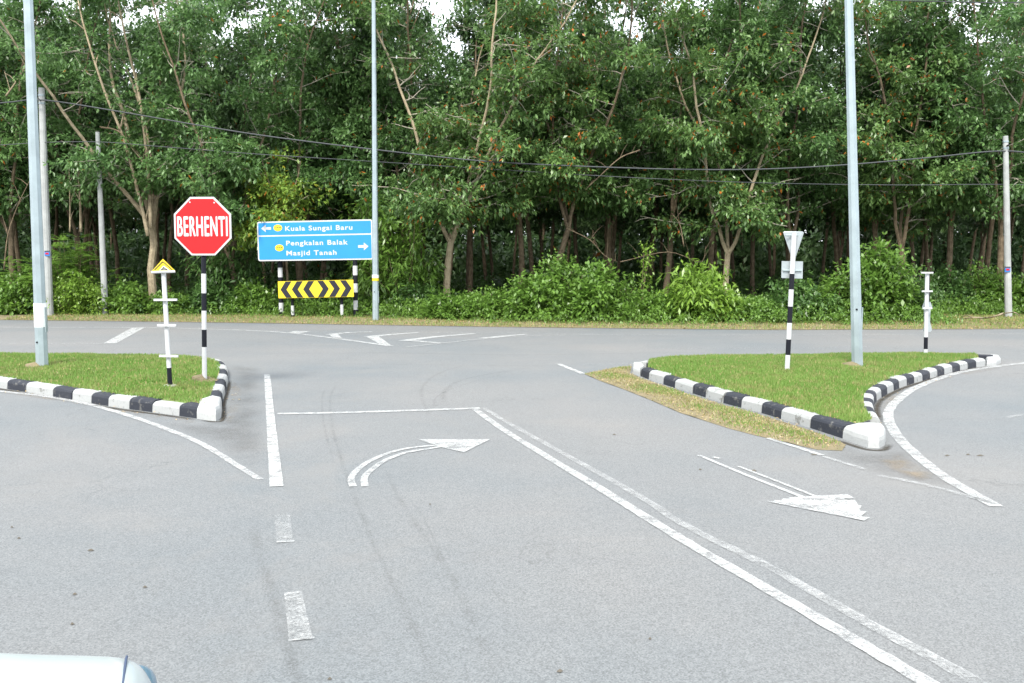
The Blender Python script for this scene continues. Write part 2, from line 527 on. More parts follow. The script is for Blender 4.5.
def multi(name, strips, z=0.006):
    """one marking made of several strokes and patches"""
    V, Fc, mats, mi = [], [], [], []
    for o in strips:
        b = len(V)
        V += [tuple(v.co) for v in o.data.vertices]
        m = o.data.materials[0]
        if m not in mats: mats.append(m)
        for p in o.data.polygons:
            Fc.append(tuple(i + b for i in p.vertices)); mi.append(mats.index(m))
        bpy.data.objects.remove(o)
    me = bpy.data.meshes.new(name); me.from_pydata(V, [], Fc)
    for m in mats: me.materials.append(m)
    me.polygons.foreach_set('material_index', mi)
    o = link(name, me); o['kind'] = 'structure'
    return o

# ------------------------------------------------------------------ ground and road
me = bpy.data.meshes.new('ground')
me.from_pydata([(-400, -400, -0.03), (400, -400, -0.03), (400, 500, -0.03), (-400, 500, -0.03)], [], [(0, 1, 2, 3)])
me.materials.append(M['soil'])
link('ground', me)['kind'] = 'structure'

far_edge = [G(-420, 316), G(-200, 318), G(0, 320), G(128, 321.5), G(256, 323.2), G(384, 325.3), G(512, 327.3), G(640, 328.8), G(768, 330), G(900, 329.6), G(1024, 329), G(1250, 328)]
ring = [(-60, -30), (60, -30), (60, far_edge[-1].y + 1.5)] + [(p.x, p.y) for p in reversed(far_edge)] + [(-60, far_edge[0].y + 1.0)]
me = bpy.data.meshes.new('road')
bmr = bmesh.new()
fa = bmr.faces.new([bmr.verts.new((x, y, 0)) for x, y in ring])
bmesh.ops.triangulate(bmr, faces=[fa])
for f in bmr.faces:
    if f.normal.z < 0: f.normal_flip()
bmr.to_mesh(me); bmr.free()
me.materials.append(M['asphalt'])
link('road', me)['kind'] = 'structure'

# verge between the far edge of the road and the plantation
ve = [(p.x, p.y + 0.0) for p in far_edge]
def verge_z(x, y):
    e = np.interp(x, [p[0] for p in ve], [p[1] for p in ve])
    return 0.008 + 0.07 * min(1, max(0, (y - e) / 1.5)) + 0.015 * math.sin(x * 3.1) * math.sin(y * 2.3) * min(1, max(0, (y - e)))
verge_poly = ve + [(x, y + 9.5) for x, y in reversed(ve)]
fill('grass_verge', verge_poly, 0.5, verge_z, M['dry'])

# ------------------------------------------------------------------ traffic islands
KH = 0.12
def kerb_run(root, outer, bounds, first_white, side, mats=None, gap=0.004, scale=1.0, fresh=()):
    """outer: dense list of ground points; bounds: arc-length positions of the joints; side=+1 inward is left of travel"""
    L = [0.0]
    for a, b in zip(outer, outer[1:]): L.append(L[-1] + (b - a).length)
    def at(s):
        s = min(max(s, 0), L[-1])
        i = max(0, min(len(L) - 2, int(np.searchsorted(L, s)) - 1))
        t = (s - L[i]) / max(1e-9, L[i + 1] - L[i])
        p = outer[i].lerp(outer[i + 1], t)
        a, b = outer[max(0, i - 1)], outer[min(len(outer) - 1, i + 2)]
        d = (b - a).normalized()
        return p, Vector((-d.y, d.x, 0)) * side
    prof = [(0, -0.02), (0.008, 0.085), (0.022, 0.108), (0.05, 0.124), (0.15, 0.128), (0.165, 0.11), (0.165, -0.02)]
    for k in range(len(bounds) - 1):
        s0, s1 = bounds[k] + gap, bounds[k + 1] - gap
        n = max(2, int((s1 - s0) / 0.09) + 1)
        V, Fc = [], []
        jx, jz, tw = random.uniform(-.007, .007), random.uniform(-.006, .008), random.uniform(-.008, .008)
        m = len(prof)
        for i in range(n):
            p, nr = at(s0 + (s1 - s0) * i / (n - 1))
            for u, z in prof:
                rr = 0.003 * math.sin(37 * (s0 + i) + 91 * u + z * 300)
                V.append(p + nr * (u * scale + jx + tw * (i / (n - 1) - .5)) + Vector((0, 0, z * scale + (jz if z > 0 else 0) + rr)))
        for i in range(n - 1):
            for j in range(m):
                j2 = (j + 1) % m
                Fc.append((i * m + j, i * m + j2, (i + 1) * m + j2, (i + 1) * m + j))
        Fc += [tuple(range(m)), tuple((n - 1) * m + j for j in range(m))]
        white = (k % 2 == 0) == first_white
        mb = MB(); mb.add(V, Fc)
        mm = M['kerb_white_clean'] if k in fresh else (M['kerb_white'] if white else M['kerb_black'])
        o = mb.build('kerb_block', mm, root)
        o['label'] = 'white painted kerb block' if white else 'black painted kerb block'

def dense(pts, step=0.08):
    P = smooth_line(pts, 14)
    out = [P[0]]
    for p in P[1:]:
        if (p - out[-1]).length >= step: out.append(p)
    out.append(P[-1])
    return out

def arclen(pts):
    L = [0.0]
    for a, b in zip(pts, pts[1:]): L.append(L[-1] + (b - a).length)
    return L

def bounds_px(outer, xs):
    """arc-lengths where the run crosses given pixel columns"""
    L = arclen(outer)
    col = []
    for p in outer:
        q = p - EYEV
        col.append(512 + F * q.x / q.dot(FW))
    col = np.array(col); L = np.array(L)
    o = np.argsort(col)
    return [float(np.interp(x, col[o], L[o])) for x in xs]

def even(outer, n):
    T = arclen(outer)[-1]
    return [T * k / n for k in range(n + 1)]

def round_block(root, pts, h, material, label):
    """solid kerb end: outline on the ground, rounded upper edge"""
    c = sum((Vector(p) for p in pts), Vector()) / len(pts)
    n = len(pts); V = []; Fc = []
    rings = [(1.0, -0.02), (0.99, h * 0.45), (0.95, h * 0.70), (0.86, h * 0.90), (0.70, h), (0.4, h * 1.04), (0.1, h * 1.05)]
    for sc, z in rings:
        for p in pts:
            q = c + (Vector(p) - c) * sc
            V.append((q.x, q.y, z + 0.003 * math.sin(40 * q.x + 23 * q.y)))
    for i in range(len(rings) - 1):
        for k in range(n):
            k2 = (k + 1) % n
            Fc.append((i * n + k, i * n + k2, (i + 1) * n + k2, (i + 1) * n + k))
    Fc.append(tuple((len(rings) - 1) * n + k for k in range(n)))
    mb = MB(); mb.add(V, Fc)
    o = mb.build('kerb_block', material, root, smooth=False)
    o['label'] = label

def blades(name, poly, n, h, material, zf, wmin=0.004, keep=None, lean=0.5):
    xs = [p[0] for p in poly]; ys = [p[1] for p in poly]
    P = np.c_[rng.uniform(min(xs), max(xs), n), rng.uniform(min(ys), max(ys), n)]
    P = P[inside(P, poly)]
    if keep is not None: P = P[keep(P)]
    n = len(P)
    Z = np.array([zf(x, y) for x, y in P])
    B = np.c_[P, Z]
    az = rng.uniform(0, 2 * np.pi, n); hh = h * rng.uniform(0.45, 1.25, n); ln = rng.uniform(0.1, lean, n) * hh
    a2 = rng.uniform(0, 2 * np.pi, n)
    s = np.c_[np.cos(az), np.sin(az), np.zeros(n)] * (wmin * rng.uniform(0.7, 1.6, n))[:, None]
    tip = B + np.c_[np.cos(a2) * ln, np.sin(a2) * ln, hh]
    V = np.stack([B - s, B + s, tip], 1).reshape(-1, 3)
    Q = np.arange(3 * n).reshape(-1, 3)
    o = link(name, fast_mesh(name, V, Q, material))
    o['kind'] = 'stuff'
    return o

def scatter_leaves(name, poly, n, size, material, zf, keep=None):
    xs = [p[0] for p in poly]; ys = [p[1] for p in poly]
    P = np.c_[rng.uniform(min(xs), max(xs), n), rng.uniform(min(ys), max(ys), n)]
    P = P[inside(P, poly)]
    if keep is not None: P = P[keep(P)]
    n = len(P)
    Z = np.array([zf(x, y) for x, y in P]) + 0.012
    O = np.c_[P, Z]
    az = rng.uniform(0, 2 * np.pi, n)
    a = np.c_[np.cos(az), np.sin(az), rng.uniform(-.1, .5, n)]
    s = np.c_[-np.sin(az), np.cos(az), rng.uniform(-.5, .5, n)]
    l = size * rng.uniform(.6, 1.3, n)
    V = leaf_quads(O, a, s, l, l * 0.42)
    o = link(name, fast_mesh(name, V, np.arange(len(V)).reshape(-1, 4), material))
    o['kind'] = 'stuff'
    return o

def leaf_quads(O, a, s, l, w):
    a = a / np.linalg.norm(a, axis=1)[:, None]
    s = s - a * np.sum(a * s, 1)[:, None]
    s = s / (np.linalg.norm(s, axis=1)[:, None] + 1e-9)
    nn = np.cross(a, s)
    mid = O + a * (l * 0.48)[:, None] + nn * (l * 0.06)[:, None]
    tip = O + a * l[:, None] - np.array([0, 0, 1.0]) * (l * 0.12)[:, None]
    return np.stack([O, mid + s * (w / 2)[:, None], tip, mid - s * (w / 2)[:, None]], 1).reshape(-1, 3)

# --- left island
root = empty('kerb', G(120, 400), kind='structure')
near_px = [(0, 388), (28, 392.5), (55, 397), (110, 406.5), (165, 414), (196, 418.5)]
ext = [Vector((-12.4, 15.0, 0)), Vector((-10.6, 14.4, 0)), Vector((-8.6, 13.15, 0))]
nearL = dense(ext + [G(x, y) for x, y in near_px])
xs = [-60, -35, -12, 7, 26.5, 53, 72, 91, 108, 129, 152, 179, 196.5]
bx = bounds_px(nearL, xs)
extra = []
s = bx[0]
while s - 0.34 > 0: s -= 0.34; extra.append(s)
bx = extra[::-1] + bx
kerb_run(root, nearL, bx, first_white=((len(bx) - 2) % 2 == 1), side=1)
cornerL = [G(196.8, 418.6), G(208, 420.5), G(216, 421), G(221, 418), G(222, 411), G(222, 408, 0), G(213, 406), G(199, 411)]
round_block(root, cornerL, 0.15, M['kerb_white_clean'], 'white painted kerb corner block')
sideL_px = [(222, 407.5), (223, 400), (225.5, 391), (228, 381), (228, 374), (224, 368.5), (213, 365.2)]
sideL = dense([G(x, y) for x, y in sideL_px])
kerb_run(root, sideL, even(sideL, 8), first_white=False, side=1)
farL_px = [(213, 365.2), (190, 363), (120, 361.5), (60, 360.8), (0, 360.5)]
farL = dense([G(x, y) for x, y in farL_px] + [Vector((-10.8, 15.6, 0)), Vector((-12.4, 15.2, 0))])
kerb_run(root, farL, even(farL, 28), first_white=True, side=1)
inset = lambda line, side, d=0.12: [p + Vector((-(line[min(i + 1, len(line) - 1)] - line[max(i - 1, 0)]).normalized().y, (line[min(i + 1, len(line) - 1)] - line[max(i - 1, 0)]).normalized().x, 0)) * side * d for i, p in enumerate(line)]
polyL = [(p.x, p.y) for p in (inset(nearL[::3], 1) + inset(sideL[::3], 1)[1:] + inset(farL[::3], 1)[1:-1])]

def island_z(poly, top=0.13, mound=0.05):
    P = np.array(poly)
    def f(x, y):
        d = np.min(np.hypot(P[:, 0] - x, P[:, 1] - y))
        return top - 0.01 + mound * min(1, d / 0.9) + 0.008 * math.sin(x * 5.3) * math.sin(y * 6.1)
    return f
zL = island_z(resample(polyL, 0.2))
fill('island_ground', polyL, 0.22, zL, M['turf'])
blades('grass', polyL, 150000, 0.042, M['grass'], zL, 0.0062)
scatter_leaves('fallen_leaves', polyL, 900, 0.05, M['litter'], zL)

# --- right island
root = empty('kerb', G(760, 405), kind='structure')
nearR_px = [(640, 376), (650, 380), (658, 382.6), (688, 392), (723, 403), (761, 413), (780, 419), (806, 427), (842, 438.5)]
nearR = dense([G(x, y) for x, y in nearR_px])
kerb_run(root, nearR, bounds_px(nearR, [640.5, 648.5, 663, 675, 692, 705, 723, 740.5, 761, 780, 809, 841.5]), first_white=False, side=1)
tipR = [G(633, 369), G(633, 374), G(640.2, 376.4), G(645, 373), G(641, 368.5)]
round_block(root, tipR, 0.125, M['kerb_white_clean'], 'white painted kerb end block')
capR = [G(842.5, 438.8), G(855, 443.5), G(868, 447.8), G(879, 448.3), G(884.5, 445.5), G(886, 440), G(882, 436), G(868, 435.5), G(854, 435.5)]
round_block(root, capR, 0.14, M['kerb_white_clean'], 'large white painted kerb corner block')
curveR_px = [(880, 429), (876, 420), (874, 411), (876, 403), (884, 396), (901.5, 387.6), (924, 380.5), (946.6, 374), (971, 368.5), (986, 366)]
curveR = dense([G(x, y) for x, y in curveR_px])
kerb_run(root, curveR, even(curveR, 21), first_white=True, side=1)
endR = [G(986.5, 366.2), G(996, 365.4), G(1001, 363), G(999, 360), G(990, 359.2), G(985, 361.5)]
round_block(root, endR, 0.10, M['kerb_white_clean'], 'white painted kerb end block by the slip road')
farR_px = [(990, 361.5), (963, 361), (922, 360.5), (870, 360.5), (767, 362.5), (717, 362.5), (676, 364), (650, 366.2), (636, 370)]
farR = dense([G(x, y) for x, y in farR_px])
kerb_run(root, farR, even(farR, 22), first_white=False, side=1)
polyR = [(p.x, p.y) for p in (inset(nearR[::3], 1) + [G(846, 436), G(862, 434), G(872, 431)] + inset(curveR[::3], 1)[1:] + inset(farR[::3], 1)[1:-1])]
zR = island_z(resample(polyR, 0.2))
fill('island_ground', polyR, 0.22, zR, M['turf'])
blades('grass', polyR, 190000, 0.044, M['grass'], zR, 0.0062)
scatter_leaves('fallen_leaves', polyR, 350, 0.045, M['litter'], zR)

# dry strip in front of the right island
dry_px = [(584, 374), (600, 381), (625, 390), (650, 400), (680, 413), (705, 421), (730, 429), (755, 435.5), (775, 440), (800, 446), (818, 450), (842, 451), (846, 445), (826, 436), (806, 429), (780, 421), (761, 415), (723, 405), (688, 394), (658, 384), (640, 378), (630, 373), (632, 366), (615, 368), (598, 371)]
dryP = [(G(x, y).x, G(x, y).y) for x, y in dry_px]
dP = np.array(resample(dryP, 0.1))
def zD(x, y):
    d = np.min(np.hypot(dP[:, 0] - x, dP[:, 1] - y)); return 0.003 + 0.03 * min(1, d / 0.3)
fill('dirt_strip', dryP, 0.12, zD, M['dry'])
def clumpy(P):
    v = np.sin(P[:, 0] * 3.1 + 1.7 * np.sin(P[:, 1] * 2.3)) + np.sin(P[:, 1] * 4.7 + P[:, 0] * 1.9)
    return v + rng.normal(0, .7, len(P)) > 0.1
def ragged(P):
    d = np.array([np.min(np.hypot(dP[:, 0] - x, dP[:, 1] - y)) for x, y in P])
    return rng.random(len(P)) < np.clip(d / 0.28, 0.03, 1)
blades('dry_grass', dryP, 36000, 0.022, M['grass_dry'], zD, 0.004, keep=ragged, lean=1.4)
blades('grass', dryP, 42000, 0.03, M['grass'], zD, 0.004, keep=lambda P: clumpy(P) & ragged(P))
scatter_leaves('fallen_leaves', dryP, 1500, 0.035, M['litter'], zD)

# verge grass and leaf litter
vis = [p for p in ve if -19 < p[0] < 27]
vpoly = vis + [(x, y + (9.0 if x > 12 else 3.4)) for x, y in reversed(vis)]
blades('verge_grass', vpoly, 90000, 0.075, M['grass'], verge_z, 0.007, keep=lambda P: clumpy(P) | (rng.random(len(P)) < .45))
blades('dry_grass', vpoly, 50000, 0.06, M['grass_dry'], verge_z, 0.007)
scatter_leaves('fallen_leaves', vpoly, 9000, 0.085, M['litter'], verge_z)

# ------------------------------------------------------------------ road markings
# the thick line and dashes between the two near lanes
strip('lane_line', [(267, 375), (276.5, 487)], (0.085, 0.095), M['paint_fresh'], jag=0.003)
patch('lane_line', [(274, 516), (290, 514.5), (293.5, 543.5), (277, 543.5)], M['paint_faint'])
strip('lane_line', [(276.5, 542.8), (294.5, 541.8)], 0.02, M['paint_fresh'])
patch('lane_line', [(284, 594), (301.5, 592), (313, 640), (289, 641)], M['paint_worn'])
strip('lane_line', [(288.5, 641.5), (314.5, 638.5)], 0.016, M['paint_fresh'])
strip('give_way_line', [(277, 414.2), (340, 413), (410, 411), (480, 408.5)], 0.11, M['paint'], jag=0.004)
# double centre line
strip('centre_line', [(474, 409), (511, 435), (600, 489), (645, 517), (693, 546.5), (768, 590), (853, 640), (926, 683), (1010, 733)], (0.075, 0.085), M['paint'], jag=0.004)
strip('centre_line', [(484, 408.5), (511, 425), (628, 490), (681.5, 524), (766, 566), (819, 596), (881, 631), (977, 683), (1070, 736)], (0.06, 0.08), M['paint_worn'], jag=0.004)
# left slip lane edge
strip('edge_line', [(-60, 386), (0, 391.5), (44, 396.5), (88, 404.5), (132, 417), (176, 433), (205, 446), (234, 464), (260, 480)], (0.10, 0.055), M['paint'], jag=0.004)
# right slip lane edge
strip('edge_line', [(1100, 357), (1024, 363.5), (973, 370), (944, 377), (914, 389), (896, 402), (888, 415), (895, 433), (914, 453.5), (944, 477), (996, 507)], (0.12, 0.10), M['paint'], jag=0.004)
strip('edge_line', [(768, 438.5), (806, 450.6), (822, 456)], 0.06, M['paint'], jag=0.004)
strip('edge_line', [(824, 457), (865, 470)], 0.05, M['paint_worn'], jag=0.004)
strip('edge_line', [(879, 476), (905, 481), (932, 487), (973, 498), (995, 505)], (0.07, 0.05), M['paint_worn'], jag=0.004)
strip('edge_line', [(558, 364), (583, 374)], 0.09, M['paint_fresh'])
strip('edge_line', [(583, 364.5), (634, 364)], 0.05, M['paint_worn'])
strip('edge_line', [(1006, 418), (1030, 414)], 0.08, M['paint_faint'])
# turning arrow
a1 = strip('s', [(353, 487), (351.5, 478), (360, 468), (373, 460), (391, 452.7), (411, 448.3), (438, 445.5)], (0.055, 0.05), M['paint'])
a2 = strip('s', [(365, 487), (364.5, 478), (372, 470), (385, 461), (405, 453.5), (430, 449), (446, 446.5)], (0.055, 0.05), M['paint'], z=0.0065)
a3 = patch('s', [(418.5, 440), (490, 440), (464, 453), (440, 447.5)], M['paint'], z=0.007)
multi('turn_arrow_marking', [a1, a2, a3])
b1 = strip('s', [(698.5, 455.6), (745, 475), (806, 499)], (0.036, 0.042), M['paint_fresh'])
b2 = strip('s', [(738.6, 467), (780, 483), (818, 498)], 0.03, M['paint_fresh'], z=0.0065)
b3s = [strip('s', [a_, c_], w_, M['paint_fresh'], z=0.0070 + 0.0005 * k_, jag=0.006) for k_, (a_, c_, w_) in enumerate((
    ((767, 501.8), (867, 520), (.02, .09)), ((774, 501.6), (864, 514.8), (.04, .145)), ((782, 500.8), (860.5, 509.3), (.07, .15)), ((790, 500.2), (856.5, 503.6), (.09, .14)), ((796, 499.4), (851, 497.5), (.07, .11))))]
b4 = strip('s', [(713, 457.5), (720, 459)], 0.04, M['paint'])
multi('straight_arrow_marking', [b1, b2, b4] + b3s)
# main road
strip('edge_line', [(-200, 326), (0, 327.3), (140, 327.6), (200, 329), (250, 330.6), (290, 333.2), (330, 337.8), (375, 344), (391, 346.2)], (0.13, 0.15), M['paint'])
strip('edge_line', [(-150, 343), (0, 343.6), (110, 343.6)], 0.1, M['paint_worn'])
strip('hatch_marking', [(110, 343.5), (138, 328)], (0.26, 0.32), M['paint_fresh'])
strip('centre_line', [(407, 347.2), (450, 342.5), (490, 338.5), (530, 336), (600, 335), (768, 335.2), (1024, 334), (1200, 333)], (0.13, 0.12), M['paint_worn'])
strip('edge_line', [(300, 332.3), (400, 332.5), (540, 333.4), (600, 334.2)], 0.07, M['paint_worn'])
h1 = patch('s', [(288, 332.8), (301, 333.4), (311, 331.4), (294, 331.3)], M['paint_fresh'])
multi('hatch_marking', [h1])
h1 = patch('s', [(329, 334.2), (337, 333.4), (342, 338.4), (332, 337.4)], M['paint_fresh'], z=0.007)
h2 = strip('s', [(330, 335), (345, 333), (372, 331.8)], (0.26, 0.14), M['paint_fresh'])
multi('hatch_marking', [h1, h2])
h1 = patch('s', [(366, 336.6), (378, 336), (391, 345.6), (380, 344.6)], M['paint_fresh'], z=0.007)
h2 = strip('s', [(368, 337), (392, 334.6), (418, 332.8)], (0.30, 0.16), M['paint_fresh'])
multi('hatch_marking', [h1, h2])
h1 = strip('s', [(404, 341), (436, 337), (474, 333.8)], (0.32, 0.18), M['paint_fresh'], z=0.007)
h2 = strip('s', [(410, 340.6), (442, 343.4)], (0.24, 0.14), M['paint'])
multi('hatch_marking', [h1, h2])
strip('hatch_marking', [(484, 338.4), (505, 336.2), (526, 334.4)], (0.30, 0.16), M['paint_fresh'])
strip('edge_line', [(640, 348.8), (768, 348.4), (900, 346.6), (1024, 345.8), (1200, 344)], 0.07, M['paint_faint'])

# stains, rubber and cracks on the asphalt
strip('tyre_mark', [(470, 364), (440, 373), (424, 385), (422, 398), (430, 418)], (0.09, 0.06), M['rubber_mark'], z=0.003)
strip('tyre_mark', [(540, 366), (470, 378), (446, 390), (444, 404)], (0.10, 0.10), M['rubber_mark'], z=0.0035)
strip('tyre_mark', [(336, 384), (330, 400), (333, 430), (345, 470), (356, 500), (372, 540), (410, 620), (440, 690)], (0.05, 0.06), M['rubber_mark'], z=0.003)
strip('tyre_mark', [(384, 466), (400, 500), (440, 560), (468, 612), (500, 690)], (0.05, 0.06), M['rubber_mark'], z=0.003)
strip('tyre_mark', [(250, 520), (268, 580), (298, 683), (310, 730)], (0.08, 0.09), M['rubber_mark'], z=0.003)
strip('tyre_mark', [(256, 363), (400, 364.5), (520, 366), (600, 364)], 0.09, M['rubber_mark'], z=0.003)
strip('tyre_mark', [(250, 354), (380, 353), (520, 355), (700, 352)], 0.16, M['rubber_mark'], z=0.0035)
strip('tyre_mark', [(326, 386), (322, 400), (325, 430), (335, 465)], (0.04, 0.04), M['rubber_mark'], z=0.0032)
strip('tyre_mark', [(410, 500), (424, 520), (444, 560), (462, 590)], (0.025, 0.025), M['rubber_mark'], z=0.0034)
strip('tyre_mark', [(512, 372), (470, 383), (438, 396), (434, 412)], (0.05, 0.04), M['rubber_mark'], z=0.0036)
strip('tyre_mark', [(200, 344), (420, 346), (640, 343)], 0.08, M['rubber_mark'], z=0.0032)
strip('tyre_mark', [(940, 391), (968, 391.5)], 0.05, M['rubber_mark'], z=0.003)
soft_patch('road_stain', [(197, 424), (228, 416), (232, 385), (230, 365), (262, 368), (266, 420), (268, 455), (252, 470), (215, 446), (150, 421)], M['darkstain'], z=0.002, edge=(0.35 if 'darkstain' == 'darkstain' else 0.12))
soft_patch('road_stain', [(822, 452), (848, 446), (868, 452), (888, 450), (893, 430), (915, 452), (960, 488), (930, 486), (880, 476), (830, 462)], M['darkstain'], z=0.002, edge=(0.35 if 'darkstain' == 'darkstain' else 0.12))
soft_patch('road_dust', [(222, 420), (228, 400), (231, 378), (242, 390), (240, 410), (230, 424)], M['dust'], z=0.0025, edge=(0.35 if 'dust' == 'darkstain' else 0.12))
soft_patch('road_dust', [(886, 432), (880, 416), (878, 402), (900, 391), (950, 375), (1000, 366), (1000, 369), (960, 376), (915, 389), (893, 408), (893, 430)], M['dust'], z=0.0025, edge=(0.35 if 'dust' == 'darkstain' else 0.12))
soft_patch('road_dust', [(870, 456), (900, 455), (940, 475), (920, 482), (890, 470)], M['dust'], z=0.0025, edge=(0.35 if 'dust' == 'darkstain' else 0.12))
soft_patch('road_dust', [(0, 389), (60, 398), (120, 408), (190, 419), (205, 424), (180, 424), (130, 414), (80, 404), (0, 393)], M['dust'], z=0.0025, edge=(0.35 if 'dust' == 'darkstain' else 0.12))
zflat = lambda x, y: 0.002
for pix, n in (([(0, 389), (60, 398), (120, 408), (190, 419), (205, 423), (150, 420), (100, 409), (0, 393)], 90),
               ([(222, 420), (228, 400), (231, 378), (240, 390), (236, 410), (226, 422)], 50),
               ([(880, 424), (878, 402), (900, 391), (950, 375), (952, 378), (905, 392), (884, 404), (886, 428)], 110)):
    scatter_leaves('fallen_leaves', [(G(x, y).x, G(x, y).y) for x, y in pix], n * 3, 0.035, M['litter'], zflat)

M['kerbdirt'] = stain_material('kerb_dirt', (0.045, 0.038, 0.028), 0.30, 0.50, 6, 0.95)
strip('kerb_dirt', [(-40, 384), (0, 389.3), (28, 393.8), (55, 398.3), (110, 408), (165, 415.5), (197, 420)], (0.10, 0.08), M['kerbdirt'], z=0.0045, kind='stuff')
strip('kerb_dirt', [(200, 420.5), (216, 422), (223, 419), (224, 404), (228, 391), (230, 380)], 0.07, M['kerbdirt'], z=0.0045, kind='stuff')
strip('kerb_dirt', [(880, 424), (877, 411), (879, 403), (886, 397), (903, 388.5), (925, 381.3), (948, 374.7), (972, 369), (1000, 366)], 0.10, M['kerbdirt'], z=0.0045, kind='stuff')
strip('kerb_dirt', [(836, 440), (852, 445.5), (868, 450), (884, 450), (890, 444)], 0.09, M['kerbdirt'], z=0.0045, kind='stuff')
# loose bits on the asphalt
dark_bits = MB()
for x, y, r in [(x_, y_, r_ * .7) for x_, y_, r_ in [(947, 456, .03), (968, 455, .025), (980, 456, .04), (754, 471, .05), (91, 551, .03), (75, 595, .02), (12, 528, .015), (19, 539, .018), (72, 625, .015), (614, 435, .03), (560, 672, .02), (814, 455, .04), (430, 505, .012), (330, 680, .012), (700, 470, .02), (145, 588, .015), (650, 640, .012)]]:
    p = G(x, y)
    dark_bits.add([p + Vector((math.cos(k) * r * random.uniform(.6, 1.4), math.sin(k) * r * .6 * random.uniform(.6, 1.4), 0.004)) for k in (0, 1.2, 2.4, 3.5, 4.8)] + [p + Vector((0, 0, 0.014))], [(0, 1, 5), (1, 2, 5), (2, 3, 5), (3, 4, 5), (4, 0, 5)])
dark_bits.build('road_debris', mat('dark_debris', (0.09, 0.08, 0.065), 0.9))['kind'] = 'stuff'

# ------------------------------------------------------------------ posts and poles
def column(mb, base, top, r0, r1, n=12, k=6, mi=0):
    pts = [Vector(base).lerp(Vector(top), i / k) for i in range(k + 1)]
    mb.tube(pts, [r0 + (r1 - r0) * i / k for i in range(k + 1)], n, mi=mi)

def banded_post(root, px_base, px_top, depth, r, cuts, first, name='post'):
    """post whose bands change at the given rows; from top to bottom. first: material of the top band"""
    bx_, by_ = px_base; tx_, ty_ = px_top
    A, B = D(tx_, ty_, depth), D(bx_, by_, depth)
    mb = MB(); mi = first
    ys = [ty_] + list(cuts) + [by_]
    for y0, y1 in zip(ys, ys[1:]):
        p = A.lerp(B, (y0 - ty_) / (by_ - ty_)); q = A.lerp(B, (y1 - ty_) / (by_ - ty_))
        mb.tube([p, q], r, 14, caps=(y0 == ys[0]), mi=mi)
        mi = 1 - mi
    o = mb.build(name, [M['black'], M['white']], root)
    return o

def octagon_pole(name, base, lean_to, h, r0, r1, label, arm_dir, patch_rows=None):
    root = empty(name, base, label, 'street lamp', 'tall tapered steel street lamps')
    d = (Vector(lean_to) - Vector(base)); d = d / d.z
    top = Vector(base) + d * h
    mb = MB(); column(mb, base, top, r0, r1, 8, 10); mb.build('pole', M['galv'], root)
    mb = MB(); mb.box(Vector(base) + Vector((0, 0, 0.012)), (r0 * 3.4, r0 * 3.4, 0.025)); 
    for sx in (-1, 1):
        for sy in (-1, 1): mb.tube([Vector(base) + Vector((sx * r0 * 1.35, sy * r0 * 1.35, 0.02)), Vector(base) + Vector((sx * r0 * 1.35, sy * r0 * 1.35, 0.06))], 0.014, 6)
    mb.build('base_plate', M['galv'], root)
    if base[2] > 0.05:
        mb = MB(); c = Vector((base[0], base[1], 0.145)); mb.tube([c - Vector((0, 0, .02)), c + Vector((0, 0, .02)), c + Vector((.01, 0, .035))], [.27, .22, .10], 11); mb.build('bare_soil', M['dry'], root)
    mb = MB(); mb.box(Vector(base) + d * 0.75 + Vector((r0 * 0.93, 0, 0)), (0.012, r0 * 0.62, 0.36)); mb.build('access_cover', M['galv'], root)
    mb = MB(); mb.tube([Vector(base) + d * (0.42 if r0 == 0.088 else 0.9) + Vector((-0.02, -r0 * 0.98 - 0.004, 0)), Vector(base) + d * (0.42 if r0 == 0.088 else 0.9) + Vector((-0.02, -r0 * 0.98 + 0.012, 0))], 0.014, 8); mb.build('lock', M['black'], root)
    a = Vector(arm_dir).normalized()
    mb = MB(); mb.tube(smooth_line([top, top + a * 0.5 + Vector((0, 0, 0.35)), top + a * 1.8 + Vector((0, 0, 0.55))], 6), 0.035, 8); mb.build('arm', M['galv'], root)
    mb = MB(); e = top + a * 2.0 + Vector((0, 0, 0.55)); side = a.cross(Vector((0, 0, 1)))
    mb.prism([e - a * .3 - side * .08, e + a * .35 - side * .13, e + a * .45, e + a * .35 + side * .13, e - a * .3 + side * .08], Vector((0, 0, 1)), 0.12)
    mb.build('lamp_head', M['alu'], root)
    return root

b = G(42.3, 367, 0.15); b.z = 0.10
t_ = D(28.2, 0, b.y)
lampA = octagon_pole('street_lamp', b, t_, 9.0, 0.088, 0.05, 'tall grey steel lamp post with a white notice round its foot', (0.3, 1, 0))
dA = (t_ - b); dA = dA / dA.z
mb = MB()
for z0, z1, w in ((0.62, 1.0, 0.078),):
    c0, c1 = b + dA * 0.64, b + dA * 0.99
    mb.tube([c0, c1], 0.0885, 8, caps=False)
mb.build('paper_notice', M['paper'], lampA)
b2 = G(857.6, 367, 0.15); b2.z = 0.10
octagon_pole('street_lamp', b2, D(848.8, 0, b2.y), 9.0, 0.084, 0.045, 'tall grey steel lamp post on the large grass island near the give way sign', (0.2, 1, 0))
b3 = G(375.7, 320.5, 0.05); b3.z = 0.0
lampC = octagon_pole('street_lamp', b3, D(373.6, 0, b3.y), 11.0, 0.098, 0.05, 'slim tall lamp post standing directly beside the blue direction sign', (0.1, -1, 0))
d3 = (D(373.6, 0, b3.y) - b3); d3 = d3 / d3.z
mb = MB(); mb.tube([b3 + d3 * 1.22, b3 + d3 * 1.30], 0.1, 8, caps=False); mb.build('sticker', M['yellow'], lampC)
mb = MB(); mb.tube([b3 + d3 * 1.31, b3 + d3 * 1.40], 0.1, 8, caps=False); mb.build('sticker', M['paper'], lampC)

